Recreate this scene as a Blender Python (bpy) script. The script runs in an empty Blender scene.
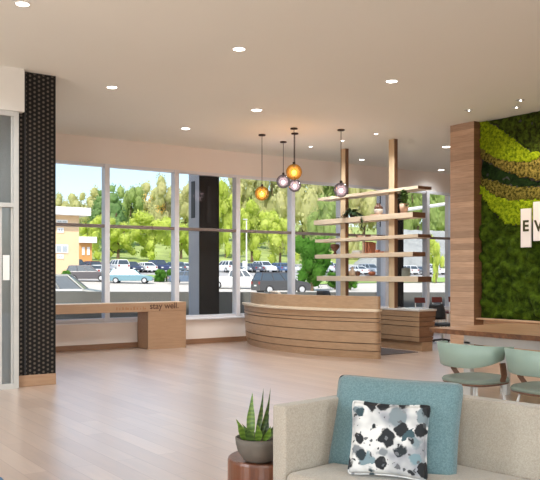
import bpy, bmesh, math, random
from mathutils import Vector, Matrix, noise
R = math.radians
S = bpy.context.scene
COL = S.collection
random.seed(7)

# ------------------------------------------------------------------ camera
F, HZ, CX = 785.0, 273.0, 270.0
EYE, CEIL = 1.3, 3.6
YAW = R(35)
FW = Vector((math.sin(YAW), math.cos(YAW), 0)); RT = Vector((math.cos(YAW), -math.sin(YAW), 0))
cd = bpy.data.cameras.new('camera'); cam = bpy.data.objects.new('camera', cd); COL.objects.link(cam)
cd.sensor_width = 36; cd.lens = 36*F/540; cd.shift_y = (HZ-240)/540; cd.clip_end = 2000; cd.clip_start = .05
cam.location = (0, 0, EYE); cam.rotation_euler = (R(90), 0, -YAW)
S.camera = cam

def at(px, py, d):                       # a point of the place seen at a picture position, d metres ahead
    p = FW*d + RT*((px-CX)/F*d); return Vector((p.x, p.y, EYE+(HZ-py)/F*d))
def on_z(px, py, z): return at(px, py, (EYE-z)*F/(py-HZ))
def on_y(px, Y):
    xc = (px-CX)/F; return Y/(FW.y+xc*RT.y)*(FW.x+xc*RT.x)          # X where the ray meets the plane Y
def on_x(px, X):
    xc = (px-CX)/F; d = X/(FW.x+xc*RT.x); return d, d*(FW.y+xc*RT.y)

# ------------------------------------------------------------------ materials
def srgb(r, g, b):
    f = lambda c: (c/255/12.92 if c/255 <= .04045 else ((c/255+.055)/1.055)**2.4)
    return (f(r), f(g), f(b), 1)
class NT:
    def __init__(s, name):
        s.m = bpy.data.materials.new(name); s.m.use_nodes = True; s.t = s.m.node_tree
        s.p = s.t.nodes['Principled BSDF']; s.out = s.t.nodes['Material Output']
    def n(s, typ, **kw):
        nd = s.t.nodes.new(typ)
        for k, v in kw.items():
            if k in nd.inputs: nd.inputs[k].default_value = v
            else: setattr(nd, k, v)
        return nd
    def l(s, a, b): s.t.links.new(a, b)
    def ramp(s, fac, stops):
        r = s.n('ShaderNodeValToRGB'); e = r.color_ramp.elements
        while len(e) < len(stops): e.new(.5)
        for i, (p, c) in enumerate(stops): e[i].position = p; e[i].color = c
        s.l(fac, r.inputs[0]); return r.outputs[0]
    def coord(s, scale=(1, 1, 1), rot=(0, 0, 0), kind='Object'):
        c = s.n('ShaderNodeTexCoord'); m = s.n('ShaderNodeMapping'); m.inputs['Scale'].default_value = scale; m.inputs['Rotation'].default_value = rot
        s.l(c.outputs[kind], m.inputs[0]); return m.outputs[0]
def mix(c, k): return tuple(min(1, x*k) for x in c[:3])+(1,)
def plain(name, c, rough=.5, metal=0., var=.06, scale=8., bump=0., spec=.5, emit=0.):
    t = NT(name); t.p.inputs['Roughness'].default_value = rough; t.p.inputs['Metallic'].default_value = metal
    t.p.inputs['Specular IOR Level'].default_value = spec
    nz = t.n('ShaderNodeTexNoise', Scale=scale, Detail=4.); t.l(t.coord(), nz.inputs['Vector'])
    col = t.ramp(nz.outputs['Fac'], [(.3, mix(c, 1-var)), (.7, mix(c, 1+var))]); t.l(col, t.p.inputs['Base Color'])
    if bump:
        b = t.n('ShaderNodeBump', Strength=bump, Distance=.01); t.l(nz.outputs['Fac'], b.inputs['Height']); t.l(b.outputs[0], t.p.inputs['Normal'])
    if emit: t.l(col, t.p.inputs['Emission Color']); t.p.inputs['Emission Strength'].default_value = emit
    return t.m
def wood(name, c1, c2, scale=(1.5, 14, 14), rough=.45, rows=None, rowvar=.18):
    t = NT(name); t.p.inputs['Roughness'].default_value = rough
    v = t.coord(scale); nz = t.n('ShaderNodeTexNoise', Scale=2.2, Detail=6., Distortion=.6); t.l(v, nz.inputs['Vector'])
    col = t.ramp(nz.outputs['Fac'], [(.3, c1), (.7, c2)])
    if rows:                              # horizontal boards, each its own tone, dark joints
        c = t.n('ShaderNodeTexCoord'); sp = t.n('ShaderNodeSeparateXYZ'); t.l(c.outputs['Object'], sp.inputs[0])
        dv = t.n('ShaderNodeMath', operation='DIVIDE'); t.l(sp.outputs['Z'], dv.inputs[0]); dv.inputs[1].default_value = rows
        fl = t.n('ShaderNodeMath', operation='FLOOR'); t.l(dv.outputs[0], fl.inputs[0])
        wn = t.n('ShaderNodeTexWhiteNoise', noise_dimensions='1D'); t.l(fl.outputs[0], wn.inputs['W'])
        fr = t.n('ShaderNodeMath', operation='FRACT'); t.l(dv.outputs[0], fr.inputs[0])
        mr = t.n('ShaderNodeMapRange'); t.l(wn.outputs['Value'], mr.inputs[0]); mr.inputs[3].default_value = 1-rowvar; mr.inputs[4].default_value = 1+rowvar*.6
        lt = t.n('ShaderNodeMath', operation='GREATER_THAN'); t.l(fr.outputs[0], lt.inputs[0]); lt.inputs[1].default_value = .07
        m2 = t.n('ShaderNodeMapRange'); t.l(lt.outputs[0], m2.inputs[0]); m2.inputs[3].default_value = .72; m2.inputs[4].default_value = 1
        mm = t.n('ShaderNodeMath', operation='MULTIPLY'); t.l(mr.outputs[0], mm.inputs[0]); t.l(m2.outputs[0], mm.inputs[1])
        vm = t.n('ShaderNodeVectorMath', operation='SCALE'); t.l(col, vm.inputs[0]); t.l(mm.outputs[0], vm.inputs['Scale']); col = vm.outputs[0]
    t.l(col, t.p.inputs['Base Color'])
    b = t.n('ShaderNodeBump', Strength=.05, Distance=.01); t.l(nz.outputs['Fac'], b.inputs['Height']); t.l(b.outputs[0], t.p.inputs['Normal'])
    return t.m
def glassy(name, tint=(.97, .98, .98, 1), refl=.06, mul=1.):
    t = NT(name); tr = t.n('ShaderNodeBsdfTransparent', Color=tint); gl = t.n('ShaderNodeBsdfGlossy', Roughness=.02)
    fr = t.n('ShaderNodeLayerWeight', Blend=.25); mr = t.n('ShaderNodeMapRange'); t.l(fr.outputs['Fresnel'], mr.inputs[0]); mr.inputs[3].default_value = refl*.4; mr.inputs[4].default_value = refl*4*mul
    mx = t.n('ShaderNodeMixShader'); t.l(mr.outputs[0], mx.inputs[0]); t.l(tr.outputs[0], mx.inputs[1]); t.l(gl.outputs[0], mx.inputs[2]); t.l(mx.outputs[0], t.out.inputs[0])
    return t.m
def emitter(name, c, k):
    t = NT(name); e = t.n('ShaderNodeEmission', Color=c, Strength=k); t.l(e.outputs[0], t.out.inputs[0]); return t.m
def leafmat(name, c1, c2, scale=.5):
    t = NT(name); nz = t.n('ShaderNodeTexNoise', Scale=scale, Detail=5.); t.l(t.coord(), nz.inputs['Vector'])
    col = t.ramp(nz.outputs['Fac'], [(.32, c1), (.68, c2)])
    d = t.n('ShaderNodeBsdfDiffuse'); tl = t.n('ShaderNodeBsdfTranslucent'); mx = t.n('ShaderNodeMixShader'); mx.inputs[0].default_value = .6
    t.l(col, d.inputs[0]); t.l(col, tl.inputs[0]); t.l(d.outputs[0], mx.inputs[1]); t.l(tl.outputs[0], mx.inputs[2]); t.l(mx.outputs[0], t.out.inputs[0]); return t.m

M = {}
M['wall'] = plain('wall_paint', srgb(226, 212, 202), .7, var=.015, scale=1.5)
M['header'] = plain('header_paint', srgb(232, 222, 215), .7, var=.02, scale=1.2)
M['ceiling'] = plain('ceiling_paint', srgb(232, 232, 224), .8, var=.01, scale=.6)
M['white'] = plain('white_paint', srgb(222, 218, 212), .6, var=.01)
M['soffit'] = plain('soffit_paint', srgb(222, 217, 210), .6, var=.01)
M['alu'] = plain('window_aluminium', srgb(218, 217, 222), .4, .0, var=.03)
M['bronze'] = plain('transom_bronze', srgb(128, 114, 108), .45, .0, var=.04)
M['base'] = wood('baseboard_wood', srgb(128, 92, 68), srgb(150, 112, 84), (2, 2, 20))
M['oak'] = wood('pale_oak', srgb(190, 158, 126), srgb(208, 178, 146), (14, 1.2, 16))
M['oak_shade'] = wood('shaded_oak', srgb(100, 68, 46), srgb(118, 82, 56), (8, 8, 2))  # shade of the shelf and post ends, put into the colour
M['desk'] = wood('desk_oak', srgb(160, 128, 98), srgb(178, 146, 115), (3, 3, 22), .4)
M['desk_shade'] = wood('desk_oak_shaded', srgb(122, 86, 60), srgb(138, 102, 74), (3, 3, 22), .4)  # darker copy of the desk oak: painted shade for the counter end
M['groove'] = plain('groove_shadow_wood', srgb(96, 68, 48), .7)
M['bench'] = wood('bench_laminate', srgb(158, 124, 96), srgb(170, 136, 107), (2, 8, 20), .45)
M['shelf'] = wood('shelf_oak', srgb(206, 186, 160), srgb(218, 198, 172), (12, 1.2, 14), .5)
M['post'] = wood('post_oak', srgb(184, 158, 124), srgb(198, 172, 138), (12, 12, 1.2), .5)
M['pillar_shade'] = wood('plank_cladding_shaded', srgb(112, 76, 50), srgb(132, 94, 66), (5, 1.6, 22), .5, rows=.092, rowvar=.26)  # same boards darkened, shade painted on the narrow face
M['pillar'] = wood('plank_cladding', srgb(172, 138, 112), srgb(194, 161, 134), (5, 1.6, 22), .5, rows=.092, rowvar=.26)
M['ledge'] = wood('ledge_wood', srgb(184, 148, 116), srgb(200, 164, 132), (12, 1.2, 12))
M['table'] = wood('walnut_slab', srgb(150, 108, 76), srgb(184, 140, 106), (12, 1.0, 12), .34)
M['tablerim'] = wood('live_edge_bark', srgb(84, 54, 36), srgb(134, 90, 60), (3, 9, 9), .5)
M['counter'] = plain('white_worktop', srgb(206, 198, 190), .25, var=.02)
M['mint'] = plain('mint_shell', srgb(146, 166, 154), .42, var=.02)
M['mintpad'] = plain('sage_pad', srgb(120, 130, 118), .6, var=.04, scale=60)
M['walnut'] = wood('walnut_ply', srgb(92, 62, 44), srgb(116, 80, 58), (6, 6, 6), .4)
M['whitemetal'] = plain('white_powder_metal', srgb(232, 230, 226), .35, var=.01)
M['greymetal'] = plain('grey_table_steel', srgb(196, 196, 192), .4, .1, var=.03)
M['black'] = plain('black_plastic', srgb(26, 25, 26), .45, var=.1)
M['darkmetal'] = plain('dark_bronze_metal', srgb(58, 46, 42), .4, .5, var=.05)
M['mat'] = plain('dark_grey_carpet', srgb(84, 76, 74), .95, var=.12, scale=60, bump=.2)
M['greywall'] = plain('vestibule_grey', srgb(186, 186, 184), .8, var=.1, scale=3)
M['concrete'] = plain('concrete', srgb(116, 116, 112), .9, var=.14, scale=1.2)
M['slot'] = plain('dark_slot', srgb(34, 32, 34), .5)
M['redchair'] = plain('oxblood_upholstery', srgb(104, 46, 40), .5, var=.05)
M['paper'] = plain('white_paper', srgb(230, 230, 226), .7, var=.01)
M['ink'] = plain('brown_lettering', srgb(88, 58, 44), .6)
M['inkfaint'] = plain('faint_lettering', srgb(158, 112, 78), .6)
M['greypot'] = plain('grey_stone_pot', srgb(92, 84, 76), .75, var=.14, scale=14, bump=.15)
M['soil'] = plain('soil', srgb(66, 54, 40), .95, var=.3, scale=60, bump=.4)
M['stump'] = wood('reddish_wood', srgb(82, 46, 30), srgb(118, 72, 48), (16, 16, 1.2), .3)
M['blueweave'] = plain('blue_upholstery', srgb(86, 126, 170), .8, var=.08, scale=40)
M['glass'] = glassy('window_glass', refl=.015)
M['doorglass'] = glassy('door_glass', (.80, .82, .83, 1), .10)
M['ambers'] = None

def fabric(name, c1, c2, sc=220, bump=.25, soft=1.2):
    t = NT(name); t.p.inputs['Roughness'].default_value = .9; t.p.inputs['Specular IOR Level'].default_value = .2
    t.p.inputs['Sheen Weight'].default_value = .25
    v = t.coord(); n1 = t.n('ShaderNodeTexNoise', Scale=sc, Detail=2.); t.l(v, n1.inputs['Vector'])
    n2 = t.n('ShaderNodeTexNoise', Scale=sc*.5, Detail=3.); t.l(v, n2.inputs['Vector'])
    a = t.n('ShaderNodeMath', operation='ADD'); t.l(n1.outputs['Fac'], a.inputs[0]); t.l(n2.outputs['Fac'], a.inputs[1])
    h = t.n('ShaderNodeMath', operation='MULTIPLY'); t.l(a.outputs[0], h.inputs[0]); h.inputs[1].default_value = .5
    t.l(t.ramp(h.outputs[0], [(.38, c1), (.62, c2)]), t.p.inputs['Base Color'])
    b = t.n('ShaderNodeBump', Strength=bump, Distance=.003); t.l(n1.outputs['Fac'], b.inputs['Height']); t.l(b.outputs[0], t.p.inputs['Normal'])
    return t.m
M['sofa'] = fabric('oatmeal_linen', srgb(150, 141, 129), srgb(168, 159, 146))
M['bluepillow'] = fabric('dusty_blue_chenille', srgb(86, 112, 117), srgb(106, 131, 136), 200, .4)

def inkblots():
    t = NT('ink_blot_print'); t.p.inputs['Roughness'].default_value = .85
    v = t.coord(); nz = t.n('ShaderNodeTexNoise', Scale=26., Detail=3.); t.l(v, nz.inputs['Vector'])
    sc = t.n('ShaderNodeVectorMath', operation='MULTIPLY_ADD'); t.l(nz.outputs['Color'], sc.inputs[0]); sc.inputs[1].default_value = (.05, .05, 0); t.l(v, sc.inputs[2])
    def blots(scale, off, lo, hi, stops):
        mp = t.n('ShaderNodeMapping'); mp.inputs['Location'].default_value = off; t.l(sc.outputs[0], mp.inputs[0])
        vo = t.n('ShaderNodeTexVoronoi', voronoi_dimensions='2D', Scale=scale, Randomness=1.); t.l(mp.outputs[0], vo.inputs['Vector'])
        sp = t.n('ShaderNodeSeparateColor'); t.l(vo.outputs['Color'], sp.inputs[0])
        rad = t.n('ShaderNodeMapRange'); t.l(sp.outputs[0], rad.inputs[0]); rad.inputs[3].default_value = lo; rad.inputs[4].default_value = hi
        sb = t.n('ShaderNodeMath', operation='SUBTRACT'); t.l(rad.outputs[0], sb.inputs[0]); t.l(vo.outputs['Distance'], sb.inputs[1])
        ms = t.n('ShaderNodeMapRange'); t.l(sb.outputs[0], ms.inputs[0]); ms.inputs[1].default_value = 0; ms.inputs[2].default_value = .07
        return ms.outputs[0], t.ramp(sp.outputs[1], stops)
    n2 = t.n('ShaderNodeTexNoise', Scale=9., Detail=2.); t.l(v, n2.inputs['Vector'])
    prev = t.ramp(n2.outputs['Fac'], [(.44, srgb(200, 199, 197)), (.66, srgb(132, 134, 140))])
    K, D, G = srgb(22, 24, 28), srgb(50, 74, 82), srgb(112, 114, 118)
    for a in (blots(8, (.31, .17, 0), .0, .36, [(0, G), (1, srgb(104, 128, 136))]), blots(12, (.05, .02, 0), .14, .52, [(0, K), (.62, K), (.8, D), (1, K)]), blots(36, (.4, .3, 0), -.25, .34, [(0, K), (1, G)])):
        mx = t.n('ShaderNodeMix', data_type='RGBA'); t.l(a[0], mx.inputs[0]); t.l(prev, mx.inputs[6]); t.l(a[1], mx.inputs[7]); prev = mx.outputs[2]
    t.l(prev, t.p.inputs['Base Color']); return t.m
M['inkblot'] = inkblots()

def floor_mat():
    t = NT('plank_floor'); v = t.coord((1, 1, 1), (0, 0, R(90)))
    br = t.n('ShaderNodeTexBrick', offset=.37); t.l(v, br.inputs['Vector'])
    br.inputs['Color1'].default_value = srgb(196, 170, 152); br.inputs['Color2'].default_value = srgb(176, 148, 130); br.inputs['Mortar'].default_value = srgb(156, 128, 110)
    br.inputs['Scale'].default_value = 1; br.inputs['Mortar Size'].default_value = .003; br.inputs['Brick Width'].default_value = 1.5; br.inputs['Row Height'].default_value = .16; br.inputs['Bias'].default_value = -.1
    nz = t.n('ShaderNodeTexNoise', Scale=2., Detail=7., Distortion=.8); t.l(t.coord((9, .7, 1)), nz.inputs['Vector'])
    g = t.ramp(nz.outputs['Fac'], [(.3, (.86, .855, .85, 1)), (.7, (1.06, 1.06, 1.06, 1))])
    mx = t.n('ShaderNodeMix', data_type='RGBA', blend_type='MULTIPLY'); mx.inputs[0].default_value = 1; t.l(br.outputs['Color'], mx.inputs[6]); t.l(g, mx.inputs[7])
    t.l(mx.outputs[2], t.p.inputs['Base Color'])
    rr = t.n('ShaderNodeMapRange'); t.l(nz.outputs['Fac'], rr.inputs[0]); rr.inputs[3].default_value = .34; rr.inputs[4].default_value = .46; t.l(rr.outputs[0], t.p.inputs['Roughness'])
    t.p.inputs['Specular IOR Level'].default_value = 1.
    t.p.inputs['Coat IOR'].default_value = 1.8; t.p.inputs['Coat Weight'].default_value = 1.; t.p.inputs['Coat Roughness'].default_value = .3
    return t.m
M['floor'] = floor_mat()

def perforated(name, base, dot, cell=.052, rad=.27):
    t = NT(name); t.p.inputs['Roughness'].default_value = .65; t.p.inputs['Metallic'].default_value = .2; t.p.inputs['Specular IOR Level'].default_value = .25
    c = t.n('ShaderNodeTexCoord'); sp = t.n('ShaderNodeSeparateXYZ'); t.l(c.outputs['Object'], sp.inputs[0])
    ad = t.n('ShaderNodeMath', operation='ADD'); t.l(sp.outputs['X'], ad.inputs[0]); t.l(sp.outputs['Y'], ad.inputs[1])
    def M2(op, a, b):
        n = t.n('ShaderNodeMath', operation=op)
        for i, x in enumerate((a, b)):
            if isinstance(x, (int, float)): n.inputs[i].default_value = x
            elif x is not None: t.l(x, n.inputs[i])
        return n.outputs[0]
    u = M2('DIVIDE', ad.outputs[0], cell); w = M2('DIVIDE', sp.outputs['Z'], cell*1.0)
    st = M2('MULTIPLY', M2('MODULO', M2('FLOOR', u, None), 2.0), .5)
    du = M2('SUBTRACT', M2('FRACT', u, None), .5); dw = M2('SUBTRACT', M2('FRACT', M2('ADD', w, st), None), .5)
    r2 = M2('ADD', M2('MULTIPLY', du, du), M2('MULTIPLY', dw, dw)); ins = M2('LESS_THAN', r2, rad*rad)
    mx = t.n('ShaderNodeMix', data_type='RGBA'); t.l(ins, mx.inputs[0]); mx.inputs[6].default_value = base; mx.inputs[7].default_value = dot
    t.l(mx.outputs[2], t.p.inputs['Base Color']); return t.m
M['perf'] = perforated('perforated_black_metal', srgb(22, 19, 17), srgb(92, 82, 73))
M['perf_out'] = perforated('perforated_dark_metal', srgb(40, 37, 36), srgb(64, 60, 58), .03, .25)
M['perf_lit'] = perforated('perforated_metal_lit', srgb(196, 194, 196), srgb(140, 138, 142), .05, .3)  # paler copy for the side faces, daylight put into the colour

# ------------------------------------------------------------------ mesh helpers
class MB:
    def __init__(s): s.bm = bmesh.new(); s.mi = 0
    def _set(s, fs):
        for f in fs: f.material_index = s.mi
    def box(s, x0, x1, y0, y1, z0, z1, bev=0., mat=None, seg=2):
        r = bmesh.ops.create_cube(s.bm, size=1); vs = r['verts']
        bmesh.ops.scale(s.bm, vec=(x1-x0, y1-y0, z1-z0), verts=vs); bmesh.ops.translate(s.bm, vec=((x0+x1)/2, (y0+y1)/2, (z0+z1)/2), verts=vs)
        if bev:
            es = list({e for v in vs for e in v.link_edges}); rr = bmesh.ops.bevel(s.bm, geom=es, offset=bev, segments=seg, affect='EDGES', profile=.5)
            vs = list({v for f in rr['faces'] for v in f.verts} | {v for v in vs if v.is_valid})
        if mat is not None: bmesh.ops.transform(s.bm, matrix=mat, verts=vs)
        s._set({f for v in vs for f in v.link_faces}); return s
    def prism(s, bot, top):                # two rings of equal length
        n = len(bot); a = [s.bm.verts.new(p) for p in bot]; b = [s.bm.verts.new(p) for p in top]
        fs = [s.bm.faces.new((a[i], a[(i+1) % n], b[(i+1) % n], b[i])) for i in range(n)]
        fs.append(s.bm.faces.new(list(reversed(a)))); fs.append(s.bm.faces.new(b)); s._set(fs); return s
    def poly(s, pts): s._set([s.bm.faces.new([s.bm.verts.new(p) for p in pts])]); return s
    def loft(s, rings, cap=True, closed=True):
        vr = [[s.bm.verts.new(p) for p in r] for r in rings]; fs = []
        n = len(rings[0])
        for a, b in zip(vr, vr[1:]):
            for i in range(n if closed else n-1): fs.append(s.bm.faces.new((a[i], a[(i+1) % n], b[(i+1) % n], b[i])))
        if cap and closed: fs.append(s.bm.faces.new(list(reversed(vr[0])))); fs.append(s.bm.faces.new(vr[-1]))
        s._set(fs); return s
    def tube(s, pts, rad, n=10):
        pts = [Vector(p) for p in pts]; rs = rad if isinstance(rad, (list, tuple)) else [rad]*len(pts); rings = []
        for i, p in enumerate(pts):
            d = (pts[min(i+1, len(pts)-1)]-pts[max(i-1, 0)]).normalized()
            u = d.cross(Vector((0, 0, 1)));
            if u.length < 1e-3: u = Vector((1, 0, 0))
            u.normalize(); w = d.cross(u)
            rings.append([p+u*math.cos(2*math.pi*k/n)*rs[i]+w*math.sin(2*math.pi*k/n)*rs[i] for k in range(n)])
        return s.loft(rings)
    def lathe(s, prof, c=(0, 0, 0), n=24):   # prof: (radius, z)
        rings = [[(c[0]+r*math.cos(2*math.pi*k/n), c[1]+r*math.sin(2*math.pi*k/n), c[2]+z) for k in range(n)] for r, z in prof]
        return s.loft(rings)
    def ball(s, c, r, sub=3, sc=(1, 1, 1)):
        q = bmesh.ops.create_icosphere(s.bm, subdivisions=sub, radius=r)['verts']
        bmesh.ops.scale(s.bm, vec=sc, verts=q); bmesh.ops.translate(s.bm, vec=c, verts=q); s._set({f for v in q for f in v.link_faces}); return s
    def build(s, name, mat, parent=None, smooth=False, loc=None):
        bmesh.ops.recalc_face_normals(s.bm, faces=s.bm.faces)
        me = bpy.data.meshes.new(name); s.bm.to_mesh(me); s.bm.free()
        for m in (mat if isinstance(mat, (list, tuple)) else [mat]): me.materials.append(m)
        if smooth:
            for p in me.polygons: p.use_smooth = True
        o = bpy.data.objects.new(name, me); COL.objects.link(o)
        if parent: o.parent = parent
        if loc: o.location = loc
        return o
def tag(o, label=None, cat=None, group=None, kind=None):
    if label: o['label'] = label
    if cat: o['category'] = cat
    if group: o['group'] = group
    if kind: o['kind'] = kind
    return o
def thing(name, label, cat, loc=(0, 0, 0), rz=0., group=None):
    o = bpy.data.objects.new(name, None); COL.objects.link(o); o.empty_display_size = .1
    o.location = loc; o.rotation_euler = (0, 0, rz); return tag(o, label, cat, group)
def dup(root, loc=None, rz=None, label=None, group=None, scale=None):
    def cp(o, par):
        c = o.copy(); COL.objects.link(c); c.parent = par
        for ch in [x for x in o.children]: cp(ch, c)
        return c
    c = cp(root, None)
    if loc is not None: c.location = loc
    if rz is not None: c.rotation_euler = (0, 0, rz)
    if scale is not None: c.scale = scale if isinstance(scale, (tuple, list)) else (scale,)*3
    if label: c['label'] = label
    if group: c['group'] = group
    return c
def struct(name, mb, mat, parent=None, **k): 
    o = mb.build(name, mat, parent, **k)
    if not parent: tag(o, kind='structure')
    return o

# ------------------------------------------------------------------ the shell
YW = 12.57                                 # inner face of the window wall
ZS, ZT, ZTR = .48, 3.157, 2.10             # sill, head, transom heights
WX0, WX1 = 2.76, 14.02
struct('floor', MB().box(-7, 17, -8, YW+.2, -.2, 0), M['floor'])
struct('ceiling', MB().box(-7, 17, -8, YW+.3, CEIL, CEIL+.25), M['ceiling'])
struct('wall_window_header', MB().box(WX0, 17, YW, YW+.25, ZT, CEIL), M['header'])
struct('wall_window_sill', MB().box(WX0, 17, YW, YW+.25, 0, ZS), M['wall'])
struct('wall_window_end', MB().box(WX1, 17, YW, YW+.25, ZS, ZT), M['wall'])
struct('baseboard_window', MB().box(WX0, 16.8, YW-.015, YW, 0, .095), M['base'])
struct('trim_1', MB().box(WX0, WX1, YW-.06, YW+.02, ZS-.035, ZS, .008), M['alu'])
struct('wall_far_right', MB().box(16.8, 17, -8, YW, 0, CEIL), M['wall'])
# glazing bays between mullions
mx_px = [57.5, 106.3, 175.8, 237, 292, 340.5, 385.5, 426.8]
mxs = [on_y(p, YW) for p in mx_px]
mxs[0] = WX0+.05; mxs.append(WX1)
for i, (a, b) in enumerate(zip(mxs, mxs[1:])):
    mb = MB()
    mb.box(a-.045, a+.045, YW-.05, YW+.1, ZS, ZT, .006)
    if i == len(mxs)-2: mb.box(b-.045, b+.0, YW-.05, YW+.1, ZS, ZT, .006)
    mb.box(a+.045, b-.045, YW-.03, YW+.08, ZS, ZS+.05); mb.box(a+.045, b-.045, YW-.03, YW+.08, ZT-.05, ZT)
    w = struct('window_%d' % (i+1), mb, M['alu'])
    MB().box(a+.045, b-.045, YW-.045, YW+.09, ZTR-.026, ZTR+.026, .006).build('transom_bar', M['bronze'], w)
    MB().box(a+.045, b-.045, YW+.02, YW+.03, ZS+.05, ZTR-.035).build('lower_pane', M['glass'], w)
    MB().box(a+.045, b-.045, YW+.02, YW+.03, ZTR+.035, ZT-.05).build('upper_pane', M['glass'], w)

# ---- left: glazed vestibule, soffit, column
VY = 8.86
struct('wall_left', MB().box(-7, 2.81, VY-.02, VY+.24, 3.117, CEIL), M['soffit'])
struct('wall_vestibule_back', MB().box(-7, WX0, 11.2, 11.35, 0, CEIL), M['greywall'])
struct('wall_vestibule_side', MB().box(2.698, 2.735, VY+.11, YW+.25, 0, CEIL), M['greywall'])
df = MB()
df.box(2.695, 2.755, VY, VY+.10, 0, 3.117, .005); df.box(2.674, 2.694, VY+.02, VY+.08, .06, 3.117, .004)
df.box(1.0, 2.695, VY, VY+.10, 3.06, 3.117); df.box(1.0, 2.695, VY, VY+.10, 2.035, 2.085, .004); df.box(1.0, 2.695, VY, VY+.10, 0, .06)
df.box(2.545, 2.572, VY+.02, VY+.08, .06, 2.04, .004); df.box(1.0, 1.06, VY, VY+.1, 0, 3.117)
M['doorframe'] = plain('door_frame_grey', srgb(188, 186, 182), .4, var=.02)
door = struct('door_1', df, M['doorframe'])
MB().box(2.572, 2.674, VY+.045, VY+.055, .06, 2.035).build('lower_pane', M['doorglass'], door)
MB().box(1.06, 2.545, VY+.045, VY+.055, .06, 2.035).build('lower_pane', M['doorglass'], door)
MB().box(1.06, 2.674, VY+.045, VY+.055, 2.085, 3.06).build('upper_pane', M['doorglass'], door)
# pale notice on the door glass
nt = MB().box(2.585, 2.66, VY+.036, VY+.042, 1.22, 1.50).build('paper_notice', M['paper'])
tag(nt, 'white paper notice stuck to the glass of the entrance door at far left', 'notice')
col = thing('perforated_column', 'tall black perforated metal column beside the glass entrance door', 'column', (2.975, 9.17, 0))
cb = MB(); cb.box(-.235, .235, -.22, .22, .13, CEIL); cb.build('cladding', M['perf'], col)
MB().box(-.24, .24, -.225, .225, 0, .13, .004).build('base', M['bench'], col)
MB().box(-.13, -.115, -.224, -.219, .13, CEIL).build('panel_seam', M['slot'], col)
# outside columns behind the glass
def outcol(x0, x1, label):
    c = thing('clad_column', label, 'column', ((x0+x1)/2, 13.1, -.5)); w = (x1-x0)/2; Ht = 4.6
    MB().box(-w, w, -.2, .2, 0, Ht).build('core', M['slot'], c)
    MB().box(-w-.012, -w, -.21, .2, 0, Ht).build('side_panel', M['perf_lit'], c)
    MB().box(-w-.012, w+.012, -.215, -.2, 0, Ht).build('front_panel', M['perf_out'], c)
    MB().box(-w-.02, -w-.012, -.05, .09, 2.85, 3.55).build('side_slot', M['slot'], c)
    MB().box(-.05, .03, -.222, -.214, 2.75, 3.45).build('front_slot', M['slot'], c)
outcol(7.41, 7.82, 'dark perforated outdoor column behind the window left of the reception desk')
outcol(12.3, 12.72, 'outdoor column behind the window and the right shelf post')

# ---- right: clad wall end and moss wall
struct('wall_right', MB().box(9.56, 9.95, 1.0, 7.96, 0, CEIL), M['ledge'])
pil = MB().box(9.34, 9.95, 7.96, 8.43, 0, CEIL).build('wood_pillar', [M['pillar'], M['pillar_shade']])
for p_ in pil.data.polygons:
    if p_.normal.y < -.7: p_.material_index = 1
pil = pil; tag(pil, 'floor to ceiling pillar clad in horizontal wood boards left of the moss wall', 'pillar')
struct('trim_2', MB().box(9.38, 9.56, 1.0, 7.955, .598, .62, .004), M['ledge'])

# ---- moss wall
MX = 9.515
def wall_curve(pts):
    o = []
    for px, py in pts:
        d, Y = on_x(px, MX); o.append((Y, EYE+(HZ-py)/F*d))
    o.sort()
    def f(Y):
        if Y >= o[-1][0]: (a, b), (c, e) = o[-2], o[-1]; return e+(e-b)/(c-a)*(Y-c)
        if Y <= o[0][0]: return o[0][1]+.22*math.sin((o[0][0]-Y)*1.9)
        for (a, b), (c, e) in zip(o, o[1:]):
            if a <= Y <= c: return b+(e-b)*(Y-a)/(c-a)
    return f
B = [wall_curve(p) for p in (
    [(482, 116), (488, 121), (507.5, 133), (531.7, 151), (541, 152)],
    [(480, 147), (495, 157), (513, 162), (530, 163), (541, 157)],
    [(480, 157), (500, 168), (522, 177), (541, 180)],
    [(482, 177), (498, 182), (514, 187), (541, 188)],
    [(481, 184), (496, 196), (514, 201), (541, 199)],
    [(482, 193), (494, 211), (507, 223.5), (520, 225), (541, 221)])]
def mossmat(name, c1, c2, sc):
    t = NT(name); t.p.inputs['Roughness'].default_value = .95; t.p.inputs['Specular IOR Level'].default_value = .1
    nz = t.n('ShaderNodeTexNoise', Scale=sc, Detail=6., Roughness=.7); t.l(t.coord(), nz.inputs['Vector'])
    t.l(t.ramp(nz.outputs['Fac'], [(.40, c1), (.62, c2)]), t.p.inputs['Base Color'])
    b = t.n('ShaderNodeBump', Strength=.9, Distance=.03); t.l(nz.outputs['Fac'], b.inputs['Height']); t.l(b.outputs[0], t.p.inputs['Normal']); return t.m
zones = [('fern_moss', mossmat('dark_fern_moss', srgb(30, 34, 10), srgb(72, 88, 24), 14)),
         ('lime_moss', mossmat('lime_reindeer_moss', srgb(84, 104, 10), srgb(156, 174, 28), 24)),
         ('golden_moss', mossmat('golden_olive_moss', srgb(40, 40, 10), srgb(146, 130, 62), 26)),
         ('deep_green_moss', mossmat('deep_green_moss', srgb(16, 30, 12), srgb(34, 54, 22), 12)),
         ('golden_moss', mossmat('golden_olive_moss_low', srgb(40, 42, 10), srgb(138, 126, 58), 26)),
         ('lime_moss', mossmat('lime_reindeer_moss_low', srgb(88, 112, 10), srgb(156, 176, 30), 24)),
         ('cushion_moss', mossmat('cushion_moss', srgb(34, 48, 8), srgb(72, 94, 20), 9))]
moss = thing('moss_wall', 'living green moss wall in lime, olive and dark green bands on the right', 'green wall', (MX, 5.4, .62))
Y0, Y1, Z0, Z1 = 2.6, 7.955, .62, CEIL-.005; NY, NZ = 214, 130
bumps = [(random.uniform(Y0, Y1), random.uniform(Z0, 2.2), random.uniform(.045, .10)) for _ in range(300)]
buck = {}
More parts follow.
